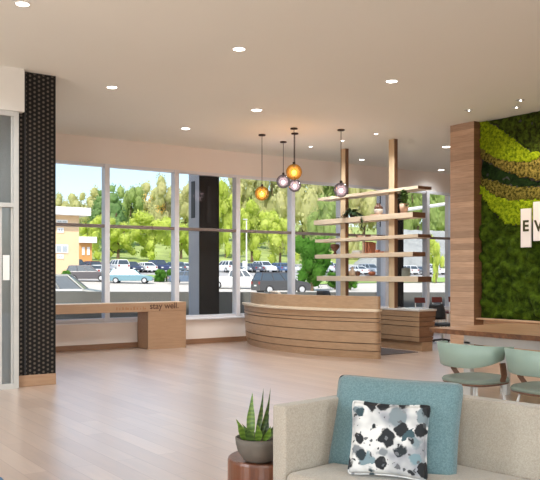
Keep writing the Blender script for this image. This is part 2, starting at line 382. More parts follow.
for b in bumps: buck.setdefault((int(b[0]/.15), int(b[1]/.15)), []).append(b)
def zone_of(Y, z):
    k = 0
    for f in B:
        if z < f(Y)+.022*noise.noise((Y*14, z*14, 3.1))+.012*noise.noise((Y*40, z*40, 1.)): k += 1
    return k
depthz = [.015, .055, .045, .01, .04, .055, .02]
zmesh = [bmesh.new() for _ in zones]; cache = [dict() for _ in zones]
def mvert(k, i, j):
    c = cache[k]
    if (i, j) in c: return c[(i, j)]
    Y = Y0+(Y1-Y0)*i/NY; z = Z0+(Z1-Z0)*j/NZ
    h = depthz[k]
    if k in (1, 5): h += .03*noise.noise((Y*32, z*32, 0))+.014*noise.noise((Y*75, z*75, 5))
    elif k in (2, 4): h += .024*noise.noise((Y*44, z*44, 2))
    elif k in (0, 3): h += .03*noise.noise((Y*10, z*9, 7))
    else:
        h += .018*noise.noise((Y*9, z*9, 4)); m = 0
        bi, bj = int(Y/.15), int(z/.15)
        for a in (-1, 0, 1):
            for b in (-1, 0, 1):
                for (by, bz, br) in buck.get((bi+a, bj+b), ()):
                    q = 1-((Y-by)**2+(z-bz)**2)/(br*br)
                    if q > 0: m = max(m, math.sqrt(q)*br*.95)
        h += m
    v = zmesh[k].verts.new((-h, Y-5.4, z-.62)); c[(i, j)] = v; return v
for i in range(NY):
    for j in range(NZ):
        k = zone_of(Y0+(Y1-Y0)*(i+.5)/NY, Z0+(Z1-Z0)*(j+.5)/NZ)
        zmesh[k].faces.new((mvert(k, i, j), mvert(k, i, j+1), mvert(k, i+1, j+1), mvert(k, i+1, j)))
MB().box(0, .035, Y0-5.4, Y1-5.4, 0, Z1-.62).build('backing_board', M['slot'], moss)
for bmz, (nm, mt) in zip(zmesh, zones):
    for v in bmz.verts:                    # close the rim towards the board
        if v.is_boundary: v.co.x += .012
    me = bpy.data.meshes.new(nm); bmz.to_mesh(me); bmz.free(); me.materials.append(mt)
    for p in me.polygons: p.use_smooth = True
    o = bpy.data.objects.new(nm, me); COL.objects.link(o); o.parent = moss
# letter panels on the moss
M['signpanel'] = plain('sign_white', srgb(236, 228, 226), .5, var=.01)
M['signletter'] = plain('sign_dark_letter', srgb(58, 58, 22), .8)
def text_mesh(name, s, size, mat, parent, matrix, ext=.002, bold=.008):
    cu = bpy.data.curves.new(name, 'FONT'); cu.body = s; cu.size = size; cu.extrude = ext; cu.align_x = 'CENTER'; cu.offset = size*bold
    tmp = bpy.data.objects.new(name+'_t', cu); COL.objects.link(tmp)
    me = bpy.data.meshes.new_from_object(tmp.evaluated_get(bpy.context.evaluated_depsgraph_get()))
    bpy.data.objects.remove(tmp); me.transform(matrix); me.materials.clear(); me.materials.append(mat); me.name = name
    o = bpy.data.objects.new(name, me); COL.objects.link(o); o.parent = parent; return o
SX = MX-.14
def panel(pxa, pxb, pya, pyb, ch, lab, lpy):
    d, ya = on_x(pxa, SX); d2, yb = on_x(pxb, SX); z1 = EYE+(HZ-pya)/F*d; z0 = EYE+(HZ-pyb)/F*d; zl = EYE+(HZ-lpy)/F*d
    yc, w = (ya+yb)/2, abs(ya-yb)/2
    p = thing('letter_panel', lab, 'sign', (SX, yc, z0), group='sign panels on the moss wall')
    MB().box(-.012, .012, -w, w, 0, z1-z0, .002).build('panel', M['signpanel'], p)
    MB().box(.012, .12, -.015, .015, (z1-z0)*.45, (z1-z0)*.55).build('standoff', M['greymetal'], p)
    # text lies in the YZ plane, read from -X: +text-x -> -Y, +text-y -> +Z
    mt = Matrix(((0, 0, -1, -.0135), (-1, 0, 0, 0), (0, 1, 0, zl-z0), (0, 0, 0, 1)))
    text_mesh('letter', ch, .215, M['signletter'], p, mt, bold=.03)
panel(521.2, 531.2, 209, 247.5, 'E', 'narrow white sign panel with a dark letter E on the moss wall', 231.3)
panel(533.6, 544.5, 202, 241, 'V', 'white sign panel with letter V at the right frame edge of the moss wall', 231.2)

# ---- bench / console "stay well."
bx1 = 6.67; by0 = 12.08
bench = thing('wood_bench', 'long pale wood bench lettered stay well running under the left windows', 'bench', (6.3, 12.3, 0))
def bl(*a): return (a[0]-6.3, a[1]-6.3, a[2]-12.3, a[3]-12.3, a[4], a[5])
MB().box(*bl(2.9, bx1, by0, YW-.07, .645, .793), .004).build('plank', M['bench'], bench)
M['benchtop_lit'] = plain('bench_top_highlight', srgb(222, 190, 152), .35, var=.03)  # lighter than the plank: highlight painted into the top
MB().box(*bl(2.9, bx1, by0, YW-.07, .7935, .799)).build('top_surface', M['benchtop_lit'], bench)
MB().box(*bl(5.94, bx1-.0, by0+.004, YW-.07, 0, .645), .004).build('end_block', M['bench'], bench)
MB().box(*bl(3.2, 3.9, by0+.004, YW-.07, 0, .645), .004).build('end_block', M['bench'], bench)
mt = Matrix(((1, 0, 0, 6.245-6.3), (0, 0, -1, by0-12.3-.002), (0, 1, 0, .69), (0, 0, 0, 1)))
text_mesh('lettering', 'stay well.', .15, M['ink'], bench, mt)
x = 5.36
rl = random.Random(3)
while x < 5.9:                              # worn, unreadable line of small letters
    w = rl.choice((.018, .024, .03)); h = rl.choice((.035, .04, .06)); MB().box(x-6.3, x+w-6.3, by0-.002-12.3, by0-12.3+.001, .685, .685+h*.8).build('faded_letter', M['inkfaint'], bench); x += w+rl.choice((.012, .012, .035))

# ---- reception desk
DC = Vector((10.98, 10.55)); DR = 3.40
def foot(ro, ri, a0, a1, z, cr=.07, nc=6, na=40):
    """closed outline of a curved wall: outer arc, rounded ends, inner arc (angles about DC, measured from -X)"""
    pts = []
    def P(r, a): return (DC.x-r*math.cos(a), DC.y+r*math.sin(a), z)
    ca = cr/ro
    for i in range(na+1): pts.append(P(ro, a0+ca+(a1-a0-2*ca)*i/na))
    for i in range(1, nc): t = math.pi/2*i/nc; pts.append(P(ro-cr+cr*math.cos(t), a1-ca+ca*math.sin(t)))
    for i in range(nc+1): t = math.pi/2*i/nc; pts.append(P(ri+cr-cr*math.sin(t), a1-ca+ca*math.cos(t)))
    for i in range(1, na): pts.append(P(ri, a1-ca-(a1-a0-2*ca)*i/na))
    for i in range(nc+1): t = math.pi/2*i/nc; pts.append(P(ri+cr-cr*math.cos(t), a0+ca-ca*math.sin(t)))
    for i in range(1, nc): t = math.pi/2*i/nc; pts.append(P(ro-cr+cr*math.sin(t), a0+ca-ca*math.cos(t)))
    return [(p[0]-8.0, p[1]-10.5, p[2]) for p in pts]
A0, A1 = R(-32.4), R(31.9)
desk = thing('reception_desk', 'large curved oak reception desk with stepped horizontal bands near the windows', 'desk', (8.0, 10.5, 0))
bands = [(0, .112, -.03, .0), (.122, .225, .0, .016), (.238, .408, .012, .026), (.420, .553, .02, .034), (.563, .610, .03, .038), (.620, .712, .034, .046)]
for z0, z1, o0, o1 in bands:
    MB().prism(foot(DR+o0, DR-.19, A0, A1, z0), foot(DR+o1, DR-.19, A0, A1, z1)).build('wood_band', M['desk'], desk, smooth=False)
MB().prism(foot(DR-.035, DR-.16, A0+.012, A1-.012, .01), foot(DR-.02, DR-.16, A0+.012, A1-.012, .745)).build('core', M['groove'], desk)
MB().prism(foot(DR+.075, DR-.19, A0-.006, A1+.006, .716), foot(DR+.075, DR-.19, A0-.006, A1+.006, .752)).build('ledge', M['shelf'], desk)
MB().prism(foot(DR-.08, DR-.19, A0+.004, A1-.035, .752, .05), foot(DR-.08, DR-.19, A0+.004, A1-.035, .945, .05)).build('privacy_screen', M['desk'], desk)
MB().prism(foot(DR-.195, DR-.75, A0+.10, A1-.04, .70, .05), foot(DR-.195, DR-.75, A0+.10, A1-.04, .73, .05)).build('work_surface', M['counter'], desk)
for a in (A0+.2, 0, A1-.12): 
    c = Vector((DC.x-(DR-.6)*math.cos(a)-8.0, DC.y+(DR-.6)*math.sin(a)-10.5)); MB().box(c.x-.2, c.x+.12, c.y-.02, c.y+.02, 0, .70).build('support_panel', M['desk'], desk)

# ---- back counter
bc = thing('back_counter', 'straight oak back counter with white top under the open shelves', 'counter', (9.6, 10.6, 0))
CXa, CXb, CYa, CYb = 9.41, 9.80, 9.16, 11.95
def rect(x0, x1, y0, y1, z): return [(x0-9.6, y0-10.6, z), (x1-9.6, y0-10.6, z), (x1-9.6, y1-10.6, z), (x0-9.6, y1-10.6, z)]
MB().prism(rect(CXa+.11, CXb-.03, CYa+.05, CYb, 0), rect(CXa+.11, CXb-.03, CYa+.05, CYb, .155)).build('plinth', M['desk'], bc)
for z0, z1, o0, o1 in ((.160, .232, .04, .028), (.243, .405, .03, .014), (.417, .49, .016, .01), (.50, .565, .01, .006), (.575, .665, .004, 0)):
    MB().prism(rect(CXa+o0, CXb-o0, CYa+o0, CYb, z0), rect(CXa+o1, CXb-o1, CYa+o1, CYb, z1)).build('wood_band', [M['desk'], M['desk_shade']], bc)
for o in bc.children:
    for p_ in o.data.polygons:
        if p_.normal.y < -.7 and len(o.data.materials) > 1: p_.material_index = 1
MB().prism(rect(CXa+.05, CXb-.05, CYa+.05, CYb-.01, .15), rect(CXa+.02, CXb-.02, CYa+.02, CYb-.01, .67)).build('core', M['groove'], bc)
MB().box(CXa-.012-9.6, CXb+.012-9.6, CYa-.012-10.6, CYb-10.6, .667, .70, .004).build('worktop', M['counter'], bc)

# ---- shelving
sh = thing('shelving_unit', 'open oak shelves on two tall posts above the back counter', 'shelf unit', (9.5, 10.6, .70))
def sl(x0, x1, y0, y1, z0, z1): return (x0-9.5, x1-9.5, y0-10.6, y1-10.6, z0-.70, z1-.70)
def shaded_end(name, x0, x1, y0, y1, z0, z1, m1, m2):
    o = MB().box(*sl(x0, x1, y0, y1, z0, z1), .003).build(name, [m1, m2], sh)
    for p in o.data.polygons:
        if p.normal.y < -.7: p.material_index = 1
    return o
shaded_end('post', 9.45, 9.53, 11.07, 11.21, .70, CEIL, M['post'], M['oak_shade'])
shaded_end('post', 9.45, 9.53, 9.785, 9.925, .70, CEIL, M['post'], M['oak_shade'])
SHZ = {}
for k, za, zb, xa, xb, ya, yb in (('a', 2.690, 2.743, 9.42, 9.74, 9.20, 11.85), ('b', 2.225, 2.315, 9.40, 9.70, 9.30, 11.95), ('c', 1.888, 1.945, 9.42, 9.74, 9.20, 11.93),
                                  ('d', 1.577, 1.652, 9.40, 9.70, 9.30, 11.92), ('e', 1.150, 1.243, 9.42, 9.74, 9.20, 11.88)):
    shaded_end('shelf_board', xa, xb, ya, yb, za, zb, M['shelf'], M['oak_shade']); SHZ[k] = zb+.002

# ---- pendants
def tinted(name, tint, refl):
    t = NT(name); tr = t.n('ShaderNodeBsdfTransparent'); gl = t.n('ShaderNodeBsdfGlossy', Roughness=.05)
    lw = t.n('ShaderNodeLayerWeight', Blend=.35)
    t.l(t.ramp(lw.outputs['Facing'], [(.0, tint), (.95, mix(tint, .35))]), tr.inputs[0])
    mx = t.n('ShaderNodeMixShader'); mx.inputs[0].default_value = refl; t.l(tr.outputs[0], mx.inputs[1]); t.l(gl.outputs[0], mx.inputs[2])
    em = t.n('ShaderNodeEmission', Strength=.22); t.l(t.ramp(lw.outputs['Facing'], [(0, tint), (1, mix(tint, .4))]), em.inputs[0])
    ad = t.n('ShaderNodeAddShader'); t.l(mx.outputs[0], ad.inputs[0]); t.l(em.outputs[0], ad.inputs[1]); t.l(ad.outputs[0], t.out.inputs[0]); return t.m
M['amber'] = tinted('amber_glass', (.95, .52, .10, 1), .06); M['smoke'] = tinted('smoke_glass', (.42, .34, .37, 1), .10)
M['bulb_a'] = emitter('amber_bulb', (1, .72, .30, 1), 9); M['bulb_s'] = emitter('pink_white_bulb', (1, .80, .76, 1), 7)
def pendant(px, pyc, pyg, rpx, kind, label):
    d = (CEIL-EYE)*F/(HZ-pyc); p = at(px, pyc, d); zg = EYE+(HZ-pyg)/F*d-CEIL; r = rpx*d/F
    t = thing('pendant_light', label, 'pendant light', (p.x, p.y, CEIL), group='glass globe pendants')
    MB().lathe([(.055, -.001), (.06, -.006), (.058, -.022), (.015, -.03)], n=20).build('canopy', M['darkmetal'], t, True)
    MB().tube([(0, 0, -.02), (0, 0, zg+r)], .0055, 6).build('cord', M['darkmetal'], t)
    MB().lathe([(.012, zg+r+.035), (.022, zg+r+.03), (.024, zg+r-.02), (.016, zg+r*.55)], n=16).build('socket', M['darkmetal'], t, True)
    g = MB().ball((0, 0, zg), r, 4).build('globe', M[kind], t, True)
    MB().ball((0, 0, zg-.01), r*.30, 3, (1, 1, 1.15)).build('bulb', M['bulb_a' if kind == 'amber' else 'bulb_s'], t, True)
    l = bpy.data.lights.new('pendant_lamp', 'POINT'); l.energy = 8; l.color = (1, .8, .68) if kind == 'amber' else (1, .88, .86); l.shadow_soft_size = .11; o = bpy.data.objects.new('pendant_lamp', l); COL.objects.link(o); o.location = (p.x, p.y, CEIL+zg)
pendant(262, 134.5, 193.5, 7.2, 'amber', 'amber glass globe pendant hanging lowest and furthest left')
pendant(294, 128, 172, 8, 'amber', 'amber glass globe pendant hanging highest of the cluster of three')
pendant(283.3, 141.5, 181.5, 6.9, 'smoke', 'smoky glass globe pendant at the left of the cluster of three')
pendant(294.8, 133, 185.5, 6.4, 'smoke', 'smoky glass globe pendant hanging just below the upper amber globe')
pendant(341, 129.5, 190, 7.4, 'smoke', 'smoky glass globe pendant in front of the left shelf post')

# ---- ceiling downlights
M['lens'] = emitter('lens_glow', (1, .95, .86, 1), 14)
def downlight(px, py, r, label, power=0., name='downlight'):
    d = (CEIL-EYE)*F/(HZ-py); p = at(px, py, d)
    t = thing(name, label, 'ceiling light', (p.x, p.y, CEIL), group='recessed ceiling downlights')
    MB().lathe([(r*1.25, -.001), (r*1.25, -.006), (r*1.02, -.008), (r, -.002)], n=24).build('trim_ring', M['white'], t)
    MB().lathe([(r*.98, -.0025), (r*.97, -.005)], n=24).build('lens', M['lens'], t)
    if power: lamp(p.x, p.y, power)
    return t
def lamp(x, y, power, ang=150):  # serves the downlights and the added fill spots
    l = bpy.data.lights.new('downlight_or_fill', 'SPOT'); l.energy = power; l.spot_size = R(ang); l.spot_blend = 1; l.shadow_soft_size = .07; l.color = (.87, .955, 1)
    o = bpy.data.objects.new('downlight_or_fill', l); COL.objects.link(o); o.location = (x, y, CEIL-.03)
DLP = 150
downlight(22.5, 3.5, .055, 'recessed ceiling downlight in the top left corner of the photo', DLP*.6)
downlight(239, 48.7, .06, 'recessed ceiling downlight highest in the middle of the photo', DLP*.6)
downlight(391.7, 81, .065, 'recessed ceiling downlight in mid ceiling above the right shelf post', DLP*.8)
downlight(112, 87, .06, 'recessed ceiling downlight to the right of the black column top', DLP)
downlight(256.7, 109.8, .07, 'recessed ceiling downlight just above the leftmost pendant', DLP)
downlight(185.6, 128.3, .065, 'recessed ceiling downlight nearest the window header on the left', DLP)
downlight(310.7, 146.5, .032, 'small recessed downlight between the pendant cluster and the left shelf post', DLP)
downlight(342.3, 140.4, .032, 'small recessed downlight beside the cord of the rightmost pendant', 0)
downlight(376, 133.7, .032, 'small recessed downlight just left of the right shelf post top', DLP)
downlight(361.7, 159.5, .05, 'small recessed downlight low between the two shelf posts', 20)
downlight(441.3, 169.8, .065, 'recessed ceiling downlight lowest on the right beside the wood pillar', 30)
downlight(446.3, 146.7, .07, 'recessed ceiling downlight just left of the wood pillar', DLP)
M['lens2'] = M['lens']
def spotcan(px, py, label):
    d = (CEIL-EYE)*F/(HZ-py); p = at(px, py, d)
    t = thing('accent_downlight', label, 'ceiling light', (p.x, p.y, CEIL), group='accent downlights before the moss wall')
    MB().lathe([(.06, -.001), (.06, -.006), (.045, -.009), (.043, -.002)], n=20).build('trim_ring', M['greymetal'], t)
    MB().lathe([(.042, -.0025), (.041, -.003)], n=20).build('recess', M['darkmetal'], t)
    MB().ball((.012, 0, -.004), .011, 2).build('lamp', M['lens'], t)
    l = bpy.data.lights.new('accent_beam', 'SPOT'); l.energy = 55; l.spot_size = R(95); l.spot_blend = 1; l.color = (1, .86, .66); l.shadow_soft_size = .03
    o = bpy.data.objects.new('accent_beam', l); COL.objects.link(o); o.location = (p.x, p.y, CEIL-.03)
    dv = Vector((9.4, p.y-.5, 2.0))-o.location; o.rotation_euler = dv.to_track_quat('-Z', 'Y').to_euler()
spotcan(468.5, 110, 'tiny accent downlight leftmost of three before the moss wall')
spotcan(516, 107, 'tiny accent downlight lower of the two at right by the moss wall')
spotcan(520, 100, 'tiny accent downlight upper of the two at right by the moss wall')

# ---- things on the shelves
M['fern'] = plain('dark_leaf', srgb(44, 66, 30), .6, var=.3, scale=20)
M['leaf'] = plain('green_leaf', srgb(74, 104, 44), .5, var=.25, scale=20)
M['blackpot'] = plain('black_pot', srgb(38, 36, 32), .5)
M['pinkpot'] = plain('blush_ceramic', srgb(206, 168, 142), .6, var=.04)
M['terra'] = plain('terracotta', srgb(168, 104, 76), .7, var=.08)
M['brownc'] = plain('brown_ceramic', srgb(104, 66, 46), .45, var=.1)
M['beigec'] = plain('beige_ceramic', srgb(206, 184, 160), .6, var=.05)
M['greyc'] = plain('grey_green_ceramic', srgb(120, 124, 116), .6, var=.08)
M['cream'] = plain('cream_page', srgb(216, 206, 194), .8, var=.03)
def spot(px, k, x=9.52):                 # a place on shelf k
    d, Y = on_x(px, x); return (x, Y, SHZ[k])
def leafcard(mb, p, d, L, W, bend=.3, n=4, up=Vector((0, 0, 1))):
    d = Vector(d).normalized(); s = d.cross(up);
    if s.length < .01: s = Vector((1, 0, 0))
    s.normalize(); rows = []
    for i in range(n+1):
        t = i/n; q = Vector(p)+d*L*t+Vector((0, 0, -bend*L*t*t)); w = W*math.sin(math.pi*(.12+.86*t))*.5+.0008
        rows.append((mb.bm.verts.new(q-s*w), mb.bm.verts.new(q+s*w)))
    for a, b in zip(rows, rows[1:]): mb._set([mb.bm.faces.new((a[0], a[1], b[1], b[0]))])
def pot_plant(name, label, loc, r, h, potm, leafm, n, L, W, spread, bend, seed=1, stem=0):
    rr = random.Random(seed); t = thing(name, label, 'potted plant', loc)
    MB().lathe([(r*.75, 0), (r*.95, h*.5), (r, h), (r*.86, h), (r*.8, h*.85)], n=20).build('pot', potm, t, True)
    mb = MB()
    for _ in range(n):
        a = rr.uniform(0, 6.28); e = rr.uniform(spread[0], spread[1]); l = L*rr.uniform(.6, 1.1)
        z = h*.9+(rr.uniform(0, stem) if stem else 0)
        leafcard(mb, (math.cos(a)*r*.3, math.sin(a)*r*.3, z), (math.cos(a)*math.cos(e), math.sin(a)*math.cos(e), math.sin(e)), l, W, bend)
    if stem: mb.tube([(0, 0, h*.8), (0, 0, h+stem)], .004, 6)
    mb.build('foliage', leafm, t); return t
p = pot_plant('trailing_plant', 'dark leafy plant in a black pot on the second highest shelf', spot(352.5, 'b'), .06, .09, M['blackpot'], M['fern'], 90, .24, .05, (.1, 1.2), .6, 2)
mb = MB(); rr = random.Random(4)
for k in range(2):                         # runners lying on the board to both sides
    sg = (1, -1)[k]; pts = [(-.06, sg*(.05+.06*i), max(.012, .09-.04*i)+.004*rr.random()) for i in range((7, 5)[k])]; mb.tube(pts, .005, 5)
    for q in pts:
        for _ in range(4): leafcard(mb, q, (rr.uniform(-1, 1), rr.uniform(-1, 1), rr.uniform(.0, .8)), .05, .03, .3, 2)
mb.build('trailing_stem', M['fern'], p)
# vine hanging below shelf b
v = MB(); rr = random.Random(9); 
for i in range(9):
    for _ in range(3): leafcard(v, (rr.uniform(-.02, .02), rr.uniform(-.02, .02), -.02-.025*i), (rr.uniform(-1, 1), rr.uniform(-1, 1), -.3), .05, .03, .3, 2)
v.tube([(0, 0, .0), (0, 0, -.24)], .003, 5); v.bm.transform(Matrix.Translation((-.09, on_x(362, 9.41)[1]-p.location.y, -.0))) if False else None
v.bm.transform(Matrix.Translation((9.385-p.location.x, on_x(362, 9.39)[1]-p.location.y, -.0))); v.build('hanging_stem', M['fern'], p)
def stack(name, label, loc, sizes, mats, cat='book', rz=0):
    t = thing(name, label, cat, loc, rz); z = 0
    return t
def book(label, loc, l, w, h, m, rz=0.):
    t = thing('book', label, 'book', loc, rz)
    mb = MB(); mb.box(-w/2, w/2, -l/2, l/2, 0, h*.12); mb.box(-w/2, w/2, -l/2, l/2, h*.88, h); mb.box(-w/2, -w/2+.006, -l/2, l/2, 0, h); mb.build('cover', m, t)
    MB().box(-w/2+.006, w/2-.006, -l/2+.005, l/2-.005, h*.12, h*.88).build('pages', M['cream'], t)
x, y, z = spot(378.5, 'b')
book('thin tan book under the brown and white ceramic vessel', (x, y, z), .22, .2, .022, M['pinkpot'])
jug = thing('ceramic_jug', 'squat brown and white ceramic jug on the second highest shelf', 'jug', (x, y, z+.022))
MB().lathe([(.055, 0), (.075, .03), (.08, .07), (.075, .09)], n=24).build('lower_body', M['cream'], jug, True)
MB().lathe([(.075, .0902), (.078, .11), (.06, .15), (.035, .165), (.04, .19), (.03, .19)], n=24).build('upper_body', M['brownc'], jug, True)
pot_plant('potted_succulent', 'small upright green plant in a blush pot at the right of the second highest shelf', spot(404, 'b', 9.46), .078, .15, M['pinkpot'], M['leaf'], 70, .10, .075, (-.2, 1.3), .3, 5, stem=.22)
# shelf c
def vase(name, label, loc, prof, m, cat='vase'):
    t = MB().lathe(prof, n=24).build(name, m, None, True, loc); return tag(t, label, cat)
vase('small_cup', 'tiny dark cup alone on the middle shelf', spot(357.5, 'c'), [(.022, 0), (.028, .02), (.03, .055), (.026, .055), (.022, .015)], M['brownc'], 'cup')
x, y, z = spot(363.5, 'c'); book('pale pink book lying on the middle shelf', (x, y, z), .13, .17, .035, M['pinkpot'])
x, y, z = spot(371.5, 'c'); book('dark brown book lying on the middle shelf near the right post', (x, y, z), .14, .17, .035, M['brownc'])
# shelf d
vase('goblet_vase', 'brown goblet vase with narrow foot on the second lowest shelf', spot(335, 'd'), [(.04, 0), (.03, .02), (.02, .045), (.05, .085), (.085, .125), (.092, .165), (.07, .19), (.05, .185), (.045, .14)], M['brownc'])
x, y, z = spot(360, 'd'); book('grey book at the bottom of the short stack on the second lowest shelf', (x, y, z), .24, .2, .03, M['cream']); book('white book on top of the short stack on the second lowest shelf', (x, y+.01, z+.03), .2, .18, .025, M['paper'])
for i, (px, m, h, lb) in enumerate(((366.5, M['pinkpot'], .2, 'tan upright book leftmost of the standing row'), (369, M['terra'], .205, 'terracotta upright book in the middle of the standing row'), (371.8, M['terra'], .19, 'rust upright book rightmost of the standing row'))):
    x, y, z = spot(px, 'd'); t = thing('book', lb, 'book', (x, y, z)); w = .019
    mb = MB(); mb.box(-.08, -.074, -w, w, 0, h); mb.box(-.08, .08, -w, -w+.004, 0, h); mb.box(-.08, .08, w-.004, w, 0, h); mb.build('cover', m, t); MB().box(-.074, .076, -w+.004, w-.004, .004, h-.004).build('pages', M['cream'], t)
vase('terracotta_bowl', 'small terracotta bowl beside the standing books', spot(377.5, 'd'), [(.03, 0), (.045, .02), (.05, .055), (.045, .055), (.03, .012)], M['terra'], 'bowl')
x, y, z = spot(384.5, 'd'); book('rust coloured book lying left of the right post', (x, y, z), .12, .16, .025, M['terra'])
# shelf e
vase('beige_vase', 'beige bottle vase with narrow neck on the lowest shelf', spot(352.3, 'e', 9.61), [(.05, 0), (.075, .03), (.07, .08), (.03, .115), (.02, .14), (.028, .165), (.018, .165), (.014, .12)], M['beigec'])
vase('brown_cup', 'round brown cup right of the beige vase on the lowest shelf', spot(357.8, 'e'), [(.03, 0), (.045, .03), (.046, .08), (.036, .085), (.03, .02)], M['brownc'], 'cup')
x, y, z = spot(372, 'e')
vase('dark_plate', 'thin dark plate under the small bowl on the lowest shelf', (x, y, z), [(.06, 0), (.12, .006), (.122, .012), (.06, .008)], M['brownc'], 'plate')
vase('clay_bowl', 'rounded clay bowl standing on the dark plate', (x, y, z+.012), [(.035, 0), (.062, .02), (.066, .05), (.05, .07), (.045, .065), (.03, .02)], M['terra'], 'bowl')
t = thing('grey_canister', 'grey green canister with lid at the right end of the lowest shelf', 'canister', spot(406, 'e', 9.54))
MB().lathe([(.068, 0), (.075, .01), (.075, .115), (.07, .12)], n=24).build('body', M['greyc'], t, True); MB().lathe([(.07, .1202), (.072, .135), (.02, .142), (.015, .155)], n=24).build('lid', M['greyc'], t, True)

# ---- behind the desk
tag(MB().box(8.35, 9.34, 9.12, 11.8, .001, .012, .003).build('floor_mat', M['mat']), 'dark grey floor mat between the reception desk and back counter', 'mat')
def task_chair(label, loc, rz, H=1.0):
    t = thing('office_chair', label, 'office chair', loc, rz)
    b = MB()
    for k in range(5):
        a = k*2*math.pi/5; b.tube([(0, 0, .09), (.28*math.cos(a), .28*math.sin(a), .06)], [.022, .014], 8); b.ball((.28*math.cos(a), .28*math.sin(a), .03), .03, 2)
    b.build('base', M['darkmetal'], t, True)
    MB().tube([(0, 0, .08), (0, 0, .42)], .022, 10).build('column', M['greymetal'], t, True)
    MB().box(-.23, .23, -.23, .23, .42, .49, .03).build('seat', M['black'], t, True)
    mb = MB(); rings = []
    for z in [.56+(H-.56)*i/6 for i in range(7)]:
        u = (z-.56)/(H-.56); w = .22-.05*u**3; rings.append([(w*math.cos(q), -.22-.05*u+.025*math.sin(q)-.03*math.cos(q*2), z) for q in [2*math.pi*k/16 for k in range(16)]])
    mb.loft(rings); mb.build('backrest', M['black'], t, True)
    MB().tube([(0, -.1, .42), (0, -.26, .46), (0, -.25, .6)], .018, 8).build('back_bracket', M['greymetal'], t)
    for s in (-1, 1): MB().tube([(s*.2, .05, .44), (s*.27, .05, .46), (s*.27, .05, .64), (s*.27, -.12, .66), (s*.27, .1, .66)], .014, 8).build('armrest', M['black'], t)
    return t
oc = task_chair('black office chair whose rounded top peeks over the reception desk', (8.72, 10.45, 0.012), R(-90), .985)
dv = thing('desk_phone', 'dark desk phone peeking over the left part of the reception desk', 'phone', (8.02, 11.33, .73), R(100))
MB().prism([(-.13, -.1, 0), (.13, -.1, 0), (.13, .1, 0), (-.13, .1, 0)], [(-.11, -.05, .17), (.11, -.05, .17), (.11, .1, .215), (-.11, .1, .215)]).build('body', M['black'], dv)
MB().tube([(-.1, -.06, .2), (-.09, -.0, .235), (.09, .0, .235), (.1, -.06, .2)], .022, 8).build('handset', M['cream'], dv, True)
oc2 = task_chair('black office chair standing right of the back counter', on_z(442.5, 343, 0).xy.to_3d(), R(160), .95); oc2.scale = (.82, .82, .76)

# low red chairs by the far window
def red_chair(px, label, first=[None]):
    X = on_y(px, 11.3); loc = (X, 11.3, 0)
    if first[0]: return dup(first[0], loc, None, label)
    t = thing('low_stool', label, 'stool', loc, R(-35), 'oxblood stools by the far window'); first[0] = t
    MB().box(-.14, .14, -.15, .15, .45, .50, .02).build('seat', M['redchair'], t, True)
    MB().prism([(-.105, -.17, .70), (.105, -.17, .70), (.105, -.14, .70), (-.105, -.14, .70)], [(-.115, -.19, .81), (.09, -.19, .81), (.09, -.16, .81), (-.115, -.16, .81)]).build('back_pad', M['redchair'], t)
    for sx in (-1, 1): MB().tube([(sx*.09, -.14, .46), (sx*.09, -.16, .72)], .01, 8).build('back_rod', M['whitemetal'], t)
    for sx in (-1, 1):
        for sy in (-1, 1): MB().tube([(sx*.11, sy*.12, .455), (sx*.14, sy*.15, 0)], .011, 8).build('leg', M['whitemetal'], t)
    return t
red_chair(418.5, 'oxblood stool by the window just right of the right shelf post')
red_chair(435.5, 'oxblood stool by the window, middle of the three')
red_chair(452, 'oxblood stool by the window half hidden by the wood pillar')

# ---- dining table
tx, ty = 5.92, 5.62; TW, TL = 1.35, 2.6
tb = thing('dining_table', 'long live edge walnut table on grey steel frame before the moss wall', 'table', (tx+TW/2, ty-TL/2, 0))
rr = random.Random(5); n = 26; out = []
def edge(k, s): return .018*noise.noise((k*.9, s*7.3, 1))+.012*noise.noise((k*3.1, s*3.3, 2))
outl = [(-TW/2+edge(i*.5, 1), TL/2-TL*i/n) for i in range(n+1)]+[(TW/2+edge(i*.5, 2), -TL/2+TL*i/n) for i in range(n+1)]
o = MB().prism([(x*.985, y, .694) for x, y in outl], [(x, y, .742) for x, y in outl]).build('tabletop', [M['table'], M['tablerim']], tb)
for p_ in o.data.polygons:
    if abs(p_.normal.z) < .5: p_.material_index = 1
MB().box(-.32, -.26, -TL/2+.12, TL/2-.14, .575, .694).build('apron', M['greymetal'], tb); MB().box(.26, .32, -TL/2+.12, TL/2-.14, .575, .694).build('apron', M['greymetal'], tb)
for s in (-1, 1):
    y0 = s*(TL/2-.2); MB().box(-.26, .26, y0-.03, y0+.03, .60, .694).build('cross_bar', M['greymetal'], tb)
for x_ in (-.29, .29):
    for y_ in (TL/2-.18, .15, -TL/2+.16): MB().box(x_-.03, x_+.03, y_-.045, y_+.045, 0, .60, .004).build('leg', M['greymetal'], tb)

